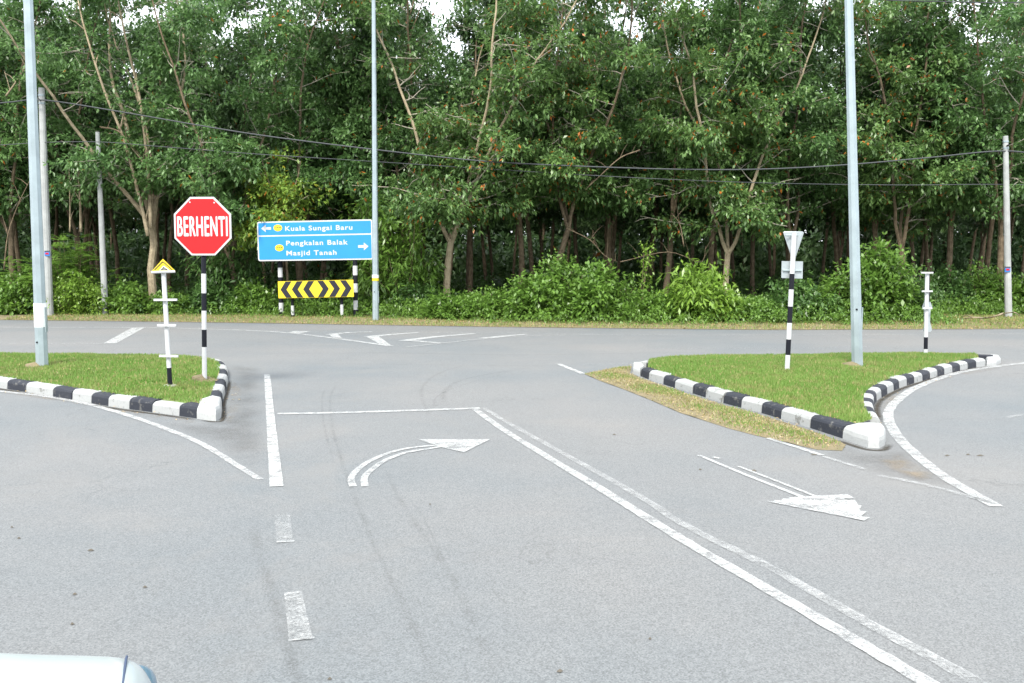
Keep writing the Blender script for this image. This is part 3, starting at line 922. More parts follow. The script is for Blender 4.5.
def utility_pole(name, px_base, px_top, depth, r0, r1, label, bands=True, plate=None):
    base, top = D(*px_base, depth), D(*px_top, depth)
    base.z = 0
    root = empty(name, base, label, 'utility pole')
    mb = MB(); column(mb, base, top, r0, r1, 12, 10); mb.build('pole', M['pole_conc'], root)
    if bands:
        for t in (0.93, 0.965):
            mb = MB()
            p = base.lerp(top, t); mb.tube([p, p + Vector((0, 0, 0.05))], r1 + 0.012, 12)
            mb.build('clamp_band', M['galv'], root)
        mb = MB(); p = base.lerp(top, 0.945); mb.tube([p + Vector((0, -r1, 0)), p + Vector((0, -r1 - 0.12, 0.02))], 0.025, 8)
        mb.build('insulator', M['black'], root)
    if plate:
        q = D(plate[0], plate[1], depth - (r0 + r1) / 2 - 0.01)
        mb = MB(); mb.box(q, (0.17, 0.02, 0.13)); mb.build('number_plate', mat('plate_blue', (0.02, 0.12, 0.35), 0.5), root)
        mb = MB(); mb.box(q + Vector((0, -0.014, 0.015)), (0.1, 0.012, 0.05)); mb.build('plate_mark', M['red'], root)
        mb = MB(); mb.box(q + Vector((0, 0, 0.085)), (0.17, 0.02, 0.04)); mb.build('plate_edge', M['ink'], root)
    return root
utility_pole('utility_pole', (49, 317.5), (41.5, 88), 29.0, 0.145, 0.09, 'thick concrete utility pole just behind the lamp post with the notice', plate=(47.3, 254))
utility_pole('utility_pole', (105.5, 316.5), (97.5, 132), 29.6, 0.105, 0.065, 'thin pale concrete stay pole between the utility pole and the stop sign', bands=False)
utility_pole('utility_pole', (1008.5, 320), (1005.5, 136), 28.0, 0.105, 0.075, 'concrete utility pole rising beside the pale fallen branch', plate=(1007.5, 270))

# overhead cables
def cable(pixs, depth0, depth1, r, m, label):
    xs0, xs1 = pixs[0][0], pixs[-1][0]
    pts = [D(x, y, depth0 + (depth1 - depth0) * (x - xs0) / (xs1 - xs0)) for x, y in pixs]
    mb = MB(); mb.tube(smooth_line(pts, 10), r, 6)
    o = mb.build('overhead_cable', m, None, smooth=True)
    tag(o, label, 'cable', 'cables strung between the utility poles')
cable([(-260, 128), (-120, 112), (0, 103), (42, 100), (110, 110), (200, 125.5), (256, 134.5), (316, 142.5), (400, 152.5), (460, 159), (512, 163), (600, 167), (690, 169.5), (768, 169), (850, 164.5), (930, 157.5), (1005, 151), (1060, 158), (1200, 172)], 28.9, 27.8, 0.022, M['cable_grey'], 'thickest of the sagging overhead cables, tied to the tops of both utility poles')
cable([(-200, 156), (0, 145), (42, 142.5), (100, 142), (160, 146.5), (256, 154), (350, 160), (450, 166.5), (512, 170.5), (640, 178), (768, 183), (900, 185), (1006, 184.5), (1200, 188)], 29.1, 28.2, 0.013, M['cable_grey'], 'thin overhead cable hanging just under the thickest one')
cable([(700, -14), (870, -1), (940, 1.5), (1024, 2.5), (1200, -2)], 24, 24, 0.014, M['cable'], 'highest single cable crossing above the treetops by the grass island')

# ------------------------------------------------------------------ lettering
def text_mesh(name, body, material, origin, U, Vd, nrm, width, height, parent, bold=0.02, space=1.0, depth=0.006, thick=((0, 0),)):
    """text laid on a plane: origin = lower-left corner, U right, Vd up (unit vectors); fitted to width x height (height of a capital)"""
    cu = bpy.data.curves.new(name, 'FONT')
    cu.body = body; cu.size = 1.0; cu.offset = bold; cu.space_character = space; cu.extrude = 0.0
    tmp = bpy.data.objects.new(name, cu); C.objects.link(tmp)
    dg = bpy.context.evaluated_depsgraph_get()
    me = bpy.data.meshes.new_from_object(tmp.evaluated_get(dg))
    bpy.data.objects.remove(tmp)
    co = np.array([v.co for v in me.vertices])
    x0, x1 = co[:, 0].min(), co[:, 0].max()
    cap = 0.70 + 2 * bold
    M4 = np.array([list(U), list(Vd), list(nrm)])
    n = len(co)
    x = (co[:, 0] - x0) / (x1 - x0) * width; y = (co[:, 1] + bold) / cap * height
    P = np.array(origin)[None] + x[:, None] * np.array(U)[None] + y[:, None] * np.array(Vd)[None]
    faces = [tuple(p.vertices) for p in me.polygons]
    bpy.data.meshes.remove(me)
    mb = MB()
    for j, (du, dv) in enumerate(thick):
        sh = np.array(nrm) * (depth + 0.0006 * j) + np.array(U) * du + np.array(Vd) * dv
        mb.add([tuple(p + sh) for p in P], faces)
    o = mb.build(name, material, parent)
    return o

# ------------------------------------------------------------------ stop sign
def frame(c, w_vec):
    """right, up, front(normal to the viewer) for a sign facing the road"""
    U = Vector(w_vec).normalized(); N = U.cross(Vector((0, 0, 1))).normalized(); return U, Vector((0, 0, 1)), N

sb = G(204.3, 380, 0.14)
root = empty('stop_sign', (sb.x, sb.y, 0.10), 'red octagonal stop sign lettered BERHENTI on a black and white banded post', 'road sign')
banded_post(root, (204.6, 380.5), (203.2, 205), sb.y, 0.031, [273, 292.5, 310, 329, 346.5], 0)
sc_ = D(202.6, 226.2, sb.y - 0.05)
pxm = F / sb.y                                # pixels per metre there
U, W, N = frame(sc_, (1, -0.05, 0))
def octa(r):
    """r: half width across flats"""
    k = r * math.tan(math.pi / 8)
    return [(-k, r), (k, r), (r, k), (r, -k), (k, -r), (-k, -r), (-r, -k), (-r, k)]
hw = 28.7 / pxm
mb = MB(); mb.prism([sc_ + U * x + W * y for x, y in octa(hw)], -N, 0.012); mb.build('sign_border', M['white'], root)
mb = MB(); mb.prism([sc_ + N * 0.004 + U * x + W * y for x, y in octa(hw - 1.9 / pxm)], -N, 0.006); mb.build('sign_face', M['red'], root)
text_mesh('lettering', 'BERHENTI', M['white'], sc_ - U * (24.9 / pxm) - W * (9.6 / pxm), U, W, N, 50 / pxm, 19.4 / pxm, root, bold=0.0, depth=0.009, space=1.13, thick=((0, 0), (-.006, 0), (.006, 0), (0, -.005), (0, .005)))
for y in (-0.18, 0.18):
    mb = MB()
    mb.box(sc_ - N * 0.035 + W * y, (0.5, 0.02, 0.04))
    mb.build('bracket', M['alu'], root)
for x, y in ((-12, 23.5), (12.5, 23)):
    mb = MB()
    q = sc_ + U * (x / pxm) + W * (y / pxm) + N * 0.004; mb.tube([q, q + N * 0.006], 0.010, 8)
    mb.build('bolt', M['white'], root)
mb = MB(); c = Vector((sb.x, sb.y, 0.15)); mb.tube([c - Vector((0, 0, .02)), c + Vector((0, 0, 0.018)), c + Vector((0.01, 0, 0.028))], [0.17, 0.15, 0.06], 9); mb.build('footing', M['dry'], root)

# ------------------------------------------------------------------ hazard markers
hb = G(170, 387, 0.14)
pxm = F / hb.y
root = empty('hazard_marker', (hb.x, hb.y, 0.10), 'leaning white marker post with a yellow triangle cap and three crossbars', 'marker post', 'marker posts with crossbars')
banded_post(root, (170.2, 387), (163.2, 266), hb.y, 0.028, [367.5], 1)
for y, x0, x1 in ((299.8, 154, 177), (325.3, 157.5, 176), (356, 159.5, 178.2)):
    a, c = D(x0, y + 0.3, hb.y - 0.045), D(x1, y - 0.3, hb.y - 0.045)
    mb = MB(); mb.box((a + c) / 2, ((c - a).length, 0.03, 0.026), Matrix.Rotation(random.uniform(-.02, .02), 3, 'Y')); mb.build('crossbar', M['white'], root)
Y = hb.y - 0.05
mb = MB()
Fp = Vector((0, 1, 0))
o3 = [D(162.7, 259, Y), D(175.3, 271.2, Y), D(151.2, 271.8, Y)]
i3 = [D(163.6, 266.2, Y), D(169, 270.2, Y), D(159.8, 270.4, Y)]
for k in range(3):
    k2 = (k + 1) % 3
    mb.prism([o3[k], o3[k2], i3[k2], i3[k]], Fp, 0.012)
mb.build('cap_triangle', M['yellow'], root)
mb = MB()
for p, q in ((D(162.5, 261.6, Y - .006), D(154.4, 269.8, Y - .006)), (D(163, 261.6, Y - .006), D(172.2, 269.8, Y - .006))):
    mb.tube([p, q], 0.0045, 5)
mb.build('cap_outline', M['ink'], root)
mb = MB(); a, c = D(151.5, 272.3, Y), D(175, 271.6, Y); mb.tube([a, c], 0.016, 6)
mb.tube([i3[0], i3[2]], 0.007, 5); mb.tube([i3[0], i3[1]], 0.007, 5); mb.build('cap_edge', M['white'], root)
mb = MB(); c = Vector((hb.x, hb.y, 0.15)); mb.tube([c, c + Vector((0, 0, 0.02))], [0.09, 0.07], 10); mb.build('footing', M['concrete'], root)

hb = G(925.6, 354.5, 0.14)
root = empty('hazard_marker', (hb.x, hb.y, 0.08), 'white marker post with a T-shaped top and torn grey plate', 'marker post', 'marker posts with crossbars')
banded_post(root, (925.6, 354.5), (927.2, 272), hb.y, 0.032, [337, 349], 1)
for y, x0, x1 in ((272.7, 921.3, 933), (291.2, 922, 932.4), (308.2, 922.6, 932)):
    a, c = D(x0, y, hb.y - 0.05), D(x1, y, hb.y - 0.05)
    mb = MB(); mb.box((a + c) / 2, ((c - a).length, 0.03, 0.026)); mb.build('crossbar', M['white'], root)
mb = MB(); Y = hb.y + 0.05
mb.prism([D(x, y, Y) for x, y in ((925, 300), (930.5, 302), (932.3, 307), (930.6, 309.5), (930, 322), (932.2, 330), (930, 332), (922.5, 331), (924.2, 327), (924, 309.5), (922.3, 307))], Fp, 0.01)
mb.build('torn_plate', M['alu'], root)
mb = MB(); mb.prism([D(x, y, Y - .02) for x, y in ((928, 275), (929.8, 275), (929.8, 302), (928, 302))], Fp, 0.01); mb.build('dark_strip', M['ink'], root)

# ------------------------------------------------------------------ give way sign seen from behind
gb = G(787.2, 371.5, 0.16)
pxm = F / gb.y
root = empty('give_way_sign', (gb.x, gb.y, 0.10), 'back of an inverted triangle sign with a square plate below, on a banded post', 'road sign')
banded_post(root, (787, 372), (794.2, 233), gb.y, 0.034, [273.4, 289, 306, 322.5, 339, 354.7], 1)
Y = gb.y + 0.05
mb = MB(); mb.prism([D(x, y, Y + k) for x, y, k in ((783.2, 232.2, .05), (784.5, 231.4, .05), (802.6, 231.4, -.05), (804, 232.6, -.05), (794.4, 261, 0), (792.8, 261, 0))], Fp, 0.01); mb.build('triangle_plate', M['alu'], root)
mb = MB(); mb.prism([D(x, y, Y) for x, y in ((781.8, 261), (803, 261.4), (802.6, 278.6), (781.4, 278))], Fp, 0.01); mb.build('square_plate', M['alu'], root)
mb = MB(); p, q = D(783, 270.4, Y - .018), D(801.6, 270.6, Y - .018); mb.tube([p, q], 0.012, 6); mb.build('stiffener', M['galv'], root)
mb = MB(); p, q = D(785.5, 235.4, Y - .018), D(801.5, 235.4, Y - .018); mb.tube([p, q], 0.012, 6); mb.build('stiffener', M['galv'], root)

# ------------------------------------------------------------------ blue direction sign
root = empty('direction_sign', D(318, 320, 28.3) * 1.0, 'wide blue direction sign with white place names and arrows on banded posts', 'road sign')
root.location.z = 0
banded_post(root, (281.5, 318.2), (279, 222), 28.85, 0.076, [267.5, 277, 286, 294.5, 302.6, 312], 0)
banded_post(root, (355.8, 321.4), (354.6, 220), 28.2, 0.076, [265.5, 275, 283.2, 292.2, 300.2, 309.6, 317.5], 0)
TL, TR, BL = D(256.8, 221.8, 28.65), D(372.2, 219.2, 28.0), D(258.6, 261.2, 28.65)
Uv, Vv = (TR - TL), (BL - TL)
U = Uv.normalized(); Wd = -Vv.normalized(); Wd = (Wd - U * Wd.dot(U)).normalized(); N = U.cross(Wd).normalized()
if N.y > 0: N = -N
SW, SH = Uv.length, Vv.length
def S(cx, cy, off=0.0):
    """cx 0..656, cy 0..218 in units of the close-up"""
    return TL + U * (SW * cx / 656) - Wd * (SH * cy / 218) + N * off
def rrect(x0, y0, x1, y1, r, off):
    out = []
    for (cx, cy, a0) in ((x1 - r, y0 + r, -90), (x1 - r, y1 - r, 0), (x0 + r, y1 - r, 90), (x0 + r, y0 + r, 180)):
        for k in range(5):
            a = R(a0 + 22.5 * k); out.append(S(cx + r * math.cos(a), cy + r * math.sin(a), off))
    return out
mb = MB(); mb.prism(rrect(0, 0, 656, 218, 12, 0), -N, 0.03); mb.build('sign_border', M['white'], root)
mb = MB(); mb.prism(rrect(7.5, 7.5, 648.5, 75, 6, 0.005), -N, 0.01); mb.build('sign_panel', M['blue'], root)
mb = MB(); mb.prism(rrect(7.5, 83, 648.5, 210.5, 6, 0.005), -N, 0.01); mb.build('sign_panel', M['blue'], root)
u1 = SW / 656; v1 = SH / 218
for s_, x0, x1, yb, h in (('Kuala Sungai Baru', 163, 545, 54, 27), ('Pengkalan Balak', 166, 517, 134, 27), ('Masjid Tanah', 166, 452, 189, 27)):
    text_mesh('lettering', s_, M['white'], S(x0, yb), U, Wd, N, (x1 - x0) * u1, h * v1, root, bold=0.022, space=1.15, depth=0.009)
def arrow(x0, x1, y, d, root):
    tip, tail = (x0, x1) if d < 0 else (x1, x0)
    mb = MB(); hx = tip - d * 26
    mb.prism([S(a, b_, 0.006) for a, b_ in ((tip, y), (hx, y - 21), (hx, y - 7), (tail, y - 7), (tail, y + 7), (hx, y + 7), (hx, y + 21))], N, 0.004)
    mb.build('arrow', M['white'], root)
arrow(25, 82, 38, -1, root)
arrow(574, 632, 146, 1, root)
for cx, cy in ((121, 36), (126, 146)):
    mb = MB(); mb.prism([S(cx + 26 * math.cos(R(a)) * (1.0 if a % 90 else .96), cy + 19 * math.sin(R(a)), 0.006) for a in range(0, 360, 30)], N, 0.004)
    sh = mb.build('route_shield', M['yellow'], root)
    mb = MB()
    for k, w in ((-14, 6), (-4, 8), (8, 10)):
        mb.prism([S(cx + k, cy - 3, 0.011), S(cx + k + w, cy - 4, 0.011), S(cx + k + w, cy + 1, 0.011), S(cx + k, cy + 2, 0.011)], N, 0.001)
    m_ = mb.build('shield_mark', M['ink'], sh); m_.location = (0, 0, 0)
for cy in (45, 165):
    mb = MB()
    a, c = S(20, cy, -0.045), S(636, cy, -0.045); mb.tube([a, c], 0.02, 6)
    mb.build('back_rail', M['galv'], root)

# ------------------------------------------------------------------ chevron board
root = empty('chevron_board', D(316, 319, 28.0), 'yellow board with black chevrons pointing both ways, below the blue sign', 'chevron board')
root.location.z = 0
banded_post(root, (292.8, 319), (292, 284), 28.2, 0.05, [305.5, 315], 0)
banded_post(root, (342.2, 320.5), (341.2, 283), 28.0, 0.05, [304.5, 315], 0)
TLc, TRc, BLc = D(277.8, 281.4, 28.05), D(353.2, 279.7, 27.75), D(278.2, 298.3, 28.05)
Uc = (TRc - TLc); Wc = (BLc - TLc)
Uh = Uc.normalized(); Wh = (Wc - Uh * Wc.dot(Uh)).normalized(); Nc = Uh.cross(Wh).normalized()
if Nc.y > 0: Nc = -Nc
def K(cx, cy, off=0.0): return TLc + Uh * (Uc.length * cx / 430) + Wh * (Wc.length * cy / 95) + Nc * off
mb = MB(); mb.prism([K(0, 0), K(430, 0), K(430, 95), K(0, 95)], -Nc, 0.02); mb.build('board', M['yellow'], root)
for tip, d in ((14, -1), (79, -1), (144, -1), (290, 1), (354, 1), (419, 1)):
    mb = MB()
    t = 34 * d; e = 30 * d * -1
    pts = [K(tip, 47, .004), K(tip + e, 2, .004), K(tip + e - t, 2, .004), K(tip - t, 47, .004), K(tip + e - t, 93, .004), K(tip + e, 93, .004)]
    mb.prism(pts[:4], Nc, 0.003); mb.prism([pts[0], pts[3], pts[4], pts[5]], Nc, 0.003)
    mb.build('chevron', mat('chevron_black', (0.018, 0.02, 0.028), 0.6, spec=0.2) if tip == 14 else bpy.data.materials['chevron_black'], root)

# ------------------------------------------------------------------ vegetation generators
def rosettes(CC, AX, size, k=6, lf=3, droop=0.55, prng=rng, wr=0.42):
    """whorls of compound leaves: k leaf stalks x lf leaflets at every centre"""
    n = len(CC)
    O = np.repeat(CC, k, 0); ax = np.repeat(AX, k, 0)
    d = prng.normal(size=(n * k, 3)) ; d /= np.linalg.norm(d, axis=1)[:, None]
    d = d + ax * 0.75; d[:, 2] -= 0.05; d /= np.linalg.norm(d, axis=1)[:, None]
    O = O + d * (size * prng.uniform(0.5, 1.9, n * k))[:, None]
    O2 = np.repeat(O, lf, 0); d2 = np.repeat(d, lf, 0)
    m = len(O2)
    a = d2 + prng.normal(0, .55, (m, 3)); a[:, 2] -= droop
    s = np.cross(a, np.array([0, 0, 1.0])) + prng.normal(0, .28, (m, 3))
    l = size * prng.uniform(.75, 1.25, m)
    return leaf_quads(O2, a, s, l, l * wr)

def wander(p, d, L, step, wob, up, pr):
    pts = [p.copy()]; d = d.normalized()
    n = max(2, int(L / step))
    for i in range(n):
        d = (d + Vector(pr.normal(0, wob, 3)) + Vector((0, 0, up))).normalized()
        p = p + d * step
        pts.append(p.copy())
    return pts

def taper(r0, r1, n, pw=1.0):
    return [r0 + (r1 - r0) * (i / (n - 1)) ** pw for i in range(n)]

LEAFY = 1.9
def grow_tree(seed, H=14, fork=3.0, leaders=3, spread=0.28, r0=0.13, low=3.4, nros=620, dense_low=1.0, lsize=0.165, trunk_path=None, leader_dirs=None, width=1.0, sparse_top=0.62, bark='bark', leafm='leaf'):
    pr = np.random.default_rng(seed)
    mb = MB()
    if trunk_path is None:
        trunk = wander(Vector((0, 0, -0.1)), Vector((pr.normal(0, .05), pr.normal(0, .05), 1)), fork, 0.4, 0.035, 0.03, pr)
    else:
        trunk = [Vector(p) for p in trunk_path]
    rr = taper(r0, r0 * 0.72, len(trunk), .5); rr[0] *= 1.25
    mb.tube(trunk, rr, 9)
    tips = []
    az0 = pr.uniform(0, 6.28)
    for i in range(leaders):
        if leader_dirs is not None:
            d = Vector(leader_dirs[i])
        else:
            az = az0 + i * 6.28 / leaders + pr.uniform(-.5, .5)
            tl = spread * pr.uniform(.5, 1.3)
            d = Vector((math.cos(az) * tl, math.sin(az) * tl, 1))
        Lh = (H - trunk[-1].z) * pr.uniform(.8, 1.05)
        ld = wander(trunk[-1] - Vector((0, 0, .1)), d, Lh, 0.5, 0.085, 0.02, pr)
        lr = taper(r0 * 0.52, 0.015, len(ld), .8)
        mb.tube(ld, lr, 7, caps=False)
        for j in range(2, len(ld)):
            z = ld[j].z
            pb = 0.8
            if z < low: pb = 0.15
            for _ in range(2 if pr.random() < .45 else 1):
                if pr.random() > pb: continue
                az = pr.uniform(0, 6.28); hgt = (z - low) / max(1, H - low)
                bl = pr.uniform(1.0, 2.6) * (1.05 - 0.55 * max(0, hgt)) * width
                bd = Vector((math.cos(az), math.sin(az), pr.uniform(.05, .8)))
                br = wander(ld[j], bd, bl, 0.33, 0.15, -0.015, pr)
                mb.tube(br, taper(max(.015, lr[j] * .45), 0.008, len(br)), 5, caps=False, mi=1)
                for q in range(2, len(br)):
                    tips.append((br[q], (br[q] - br[max(0, q - 1)]).normalized(), hgt))
                if bl > 1.3:
                    for q in range(1, len(br) - 1):
                        if pr.random() < .55:
                            a2 = pr.uniform(0, 6.28)
                            tw = wander(br[q], Vector((math.cos(a2), math.sin(a2), pr.uniform(-.4, .6))), pr.uniform(.4, 1.0), 0.25, .2, -.04, pr)
                            mb.tube(tw, taper(.012, .005, len(tw)), 4, caps=False, mi=1)
                            for w in range(1, len(tw)): tips.append((tw[w], (tw[w] - tw[w - 1]).normalized(), hgt))
    trunk_me = mb.build('trunk_mesh', [M[bark], M['twig']]).data
    for o in list(C.objects):
        if o.name.startswith('trunk_mesh'): bpy.data.objects.remove(o)
    # leaf whorls on twigs
    w = np.array([max(0.05, (1.0 if t[0].z > low + 1 else dense_low) * (1 - sparse_top * max(0, t[2]) ** 1.5)) * (0 if t[0].z < low - .4 else 1) for t in tips])
    w /= w.sum()
    # foliage sits in clumps: a few whorls round each chosen twig, with gaps between
    ncl = max(8, int(nros * LEAFY / 9))
    cl = pr.choice(len(tips), ncl, p=w)
    idx = np.repeat(cl, 9); nros = len(idx)
    P = np.array([tips[i][0] for i in idx]) + pr.normal(0, 1, (nros, 3)) * np.array([.30, .30, .15])
    AX = np.array([tips[i][1] for i in idx]); AX[:, 2] += .25
    AX /= np.linalg.norm(AX, axis=1)[:, None]
    V = rosettes(P, AX, lsize, 6, 3, prng=pr)
    crown_me = fast_mesh('crown', V, np.arange(len(V)).reshape(-1, 4), M[leafm])
    return trunk_me, crown_me

def plant_tree(meshes, x, y, rz, sc, label, cat='tree', group=None, name='rubber_tree'):
    t = empty(name, (x, y, 0), label, cat, group)
    t.rotation_euler.z = rz; t.scale = (sc, sc, sc)
    link('trunk', meshes[0], t); link('crown', meshes[1], t)
    return t

def px2x(px, y): return (px - 512) / F * y * (1 + 0) / math.cos(PITCH) * (math.cos(PITCH))

FRONT = 'rubber trees along the edge of the plantation'
# px, depth, parameters, label
front = [
    (-50, 31.5, dict(low=2.8), 'rubber tree cut off by the frame edge beyond the lamp post with the notice'),  # trunk stands out of frame; tree added to shade this end of the row
    (14, 32.5, dict(low=3.6, leafm='leaf'), 'rubber tree rising directly behind the lamp post with the white notice'),
    (76, 33.5, dict(low=4.2, spread=.35), 'rubber tree between the concrete utility pole and the thin stay pole'),
    (236, 31.0, dict(low=2.0, nros=1000, fork=2.0, width=1.2), 'densely leaved rubber tree directly behind the red stop sign'),
    (300, 33.0, dict(low=3.6, nros=800), 'rubber tree above the left half of the blue direction sign'),
    (352, 34.0, dict(low=4.0), 'rubber tree behind the lamp post that stands by the blue sign'),
    (404, 33.0, dict(low=3.2, nros=900), 'rubber tree just past the slim lamp post, above the long-leaved sapling'),
    (520, 33.0, dict(low=4.0, fork=4.2, leaders=2), 'straight rubber tree with a thin trunk, first after the three-stemmed one'),
    (543, 31.2, dict(width=1.2, low=2.9, fork=3.4, nros=800, leafm='leaf_orange'), 'rubber tree with orange-tinged leaves leaning towards the creeper-covered stump'),
    (607, 34.0, dict(low=4.2, fork=3.5), 'rubber tree standing back in the dark gap before the creeper-covered stump'),
    (664, 32.4, dict(low=3.8, fork=3.6, leaders=2), 'rubber tree with a bare lower trunk just after the creeper-covered stump'),
    (708, 33.4, dict(low=3.8, fork=3.4, leaders=2), 'rubber tree half hidden behind the forked trunk near the give way sign'),
    (795, 32.5, dict(low=2.9, nros=900), 'rubber tree whose foliage hangs behind the give way sign'),
    (866, 33.5, dict(low=3.8, nros=800, spread=.22), 'rubber tree behind the lamp post on the large grass island'),
    (905, 31.6, dict(low=2.9, fork=2.6, nros=850, leafm='leaf_orange'), 'leaning forked rubber tree between the lamp post and the T-topped marker post'),
    (946, 32.8, dict(low=3.4, nros=850, fork=3.2), 'leafy rubber tree behind the T-topped marker post'),
    (997, 31.2, dict(low=3.8, fork=3.0), 'rubber tree directly behind the utility pole by the fallen branch'),
    (1072, 32.0, dict(low=3.0), 'rubber tree at the frame edge past the utility pole by the fallen branch'),  # planted past the frame edge, added for the shade it casts
]
for i, (px, dep, kw, lab) in enumerate(front):
    kw.setdefault('H', 14.6); kw.setdefault('width', 1.15); kw['low'] = kw['low'] - .45; kw['nros'] = int(kw.get('nros', 620) * 1.15)
    ms = grow_tree(100 + i, **kw)
    plant_tree(ms, px2x(px, dep), dep, 0, 1.0, lab, group=FRONT)
# the three trees whose stems show clearly
def rel(pts, bx, by, dep):
    """pixel path -> local coordinates of a tree standing at bx, dep"""
    o = Vector((px2x(bx, dep), dep, 0))
    return [D(x, y, dep + k) - o for x, y, k in pts]
dep = 30.6
ms = grow_tree(301, H=14.5, r0=0.16, low=3.4, nros=620, leaders=4, trunk_path=[Vector((0, 0, -.1))] + rel([(153, 295, 0), (151, 270, 0), (154, 245, 0), (152, 225, 0)], 155, 0, dep),
               leader_dirs=[(-.36, -.15, 1), (-.26, .1, 1), (-.02, .2, 1), (.2, .1, 1)], bark='bark_pale', sparse_top=.3)
plant_tree(ms, px2x(155, dep), dep, 0, 1, 'stout rubber tree with pale stems leaning away from the red stop sign', group=FRONT)
dep = 30.0
ms = grow_tree(302, H=14.5, r0=0.14, low=2.8, nros=950, leaders=4, dense_low=1.8, width=1.25, trunk_path=[Vector((0, 0, -.1))] + rel([(446.5, 290, 0), (448, 262, 0), (451, 241, 0)], 447, 0, dep),
               leader_dirs=[(-.30, -.1, 1), (.02, .15, 1), (.26, -.1, 1), (.5, -.3, 1)], bark='bark_pale', leafm='leaf_orange')
plant_tree(ms, px2x(447, dep), dep, 0, 1, 'large rubber tree splitting low into several pale stems, beyond the slim lamp post', group=FRONT)
dep = 30.2
ms = grow_tree(303, H=14.5, r0=0.13, low=3.0, nros=850, leaders=3, trunk_path=[Vector((0, 0, -.1))] + rel([(725, 300, 0), (726, 275, 0), (728, 252, 0)], 725, 0, dep),
               leader_dirs=[(-.35, -.1, 1), (.05, .25, 1), (.52, -.1, 1)], bark='bark_pale', leafm='leaf_orange', width=1.15)
plant_tree(ms, px2x(725, dep), dep, 0, 1, 'rubber tree with a clear Y-shaped trunk standing before the give way sign', group=FRONT)
# yellowing young tree over the blue sign
dep = 30.7
ms = grow_tree(304, H=6.4, r0=0.05, fork=2.4, leaders=2, spread=.2, low=3.0, nros=260, width=.5, sparse_top=.2, leafm='leaf_yellow')
plant_tree(ms, px2x(290, dep), dep, 0, 1, 'small yellow-green tree rising above the blue direction sign', cat='young tree', name='young_tree')

# rows deeper in the plantation
variants = [grow_tree(500 + i, H=15, fork=3.2 + .4 * i, leaders=2 + i % 2, low=3.7 if i % 2 else 3.1, nros=520, spread=.22, lsize=.22, leafm='leaf_far', r0=.12) for i in range(5)]
GRP = 'rubber trees deep inside the plantation'
LBL = 'slim rubber tree standing in the shade behind the front row of the plantation'
k = 0
for row, dep in enumerate((36.5, 40.5, 45, 50, 56, 63)):
    half = 0.60 * dep + 2.5
    sp = 2.9 + 0.1 * row
    x = -half + random.uniform(0, sp)
    while x < half:
        plant_tree(variants[k % 5], x, dep + random.uniform(-1, 1), random.uniform(0, 6.28), random.uniform(.84, 1.02), LBL, group=GRP)
        k += 1
        x += sp * random.uniform(.8, 1.2)

# far side of the plantation reads as one mass
def leaf_mass(name, n, box, size, m, k=5, zpow=1.0, lumps=None):
    pr = np.random.default_rng(len(name) * 31 + n)
    (x0, x1), (y0, y1), (z0, z1) = box
    P = np.c_[pr.uniform(x0, x1, n), pr.uniform(y0, y1, n), z0 + (z1 - z0) * pr.random(n) ** zpow]
    if lumps is not None: P = P[lumps(P, pr)]
    AX = pr.normal(0, .5, (len(P), 3)); AX[:, 1] -= .6; AX[:, 2] += .5
    AX /= np.linalg.norm(AX, axis=1)[:, None]
    V = rosettes(P, AX, size, k, 3, prng=pr)
    o = link(name, fast_mesh(name, V, np.arange(len(V)).reshape(-1, 4), m)); o['kind'] = 'stuff'
    return o
leaf_mass('forest', 16000, ((-56, 56), (66, 78), (0, 12)), 0.62, M['leaf_far'])
leaf_mass('forest', 6000, ((-52, 52), (58, 68), (0, 3.5)), 0.45, M['leaf_far'])
# low growth under the trees and between the shrubs
leaf_mass('undergrowth', 4200, ((-24, 24), (29.4, 34), (0.0, 0.5)), 0.13, M['shrub_dark'])
leaf_mass('undergrowth', 3500, ((-34, 34), (34, 52), (0.0, 1.1)), 0.24, M['shrub_dark'])

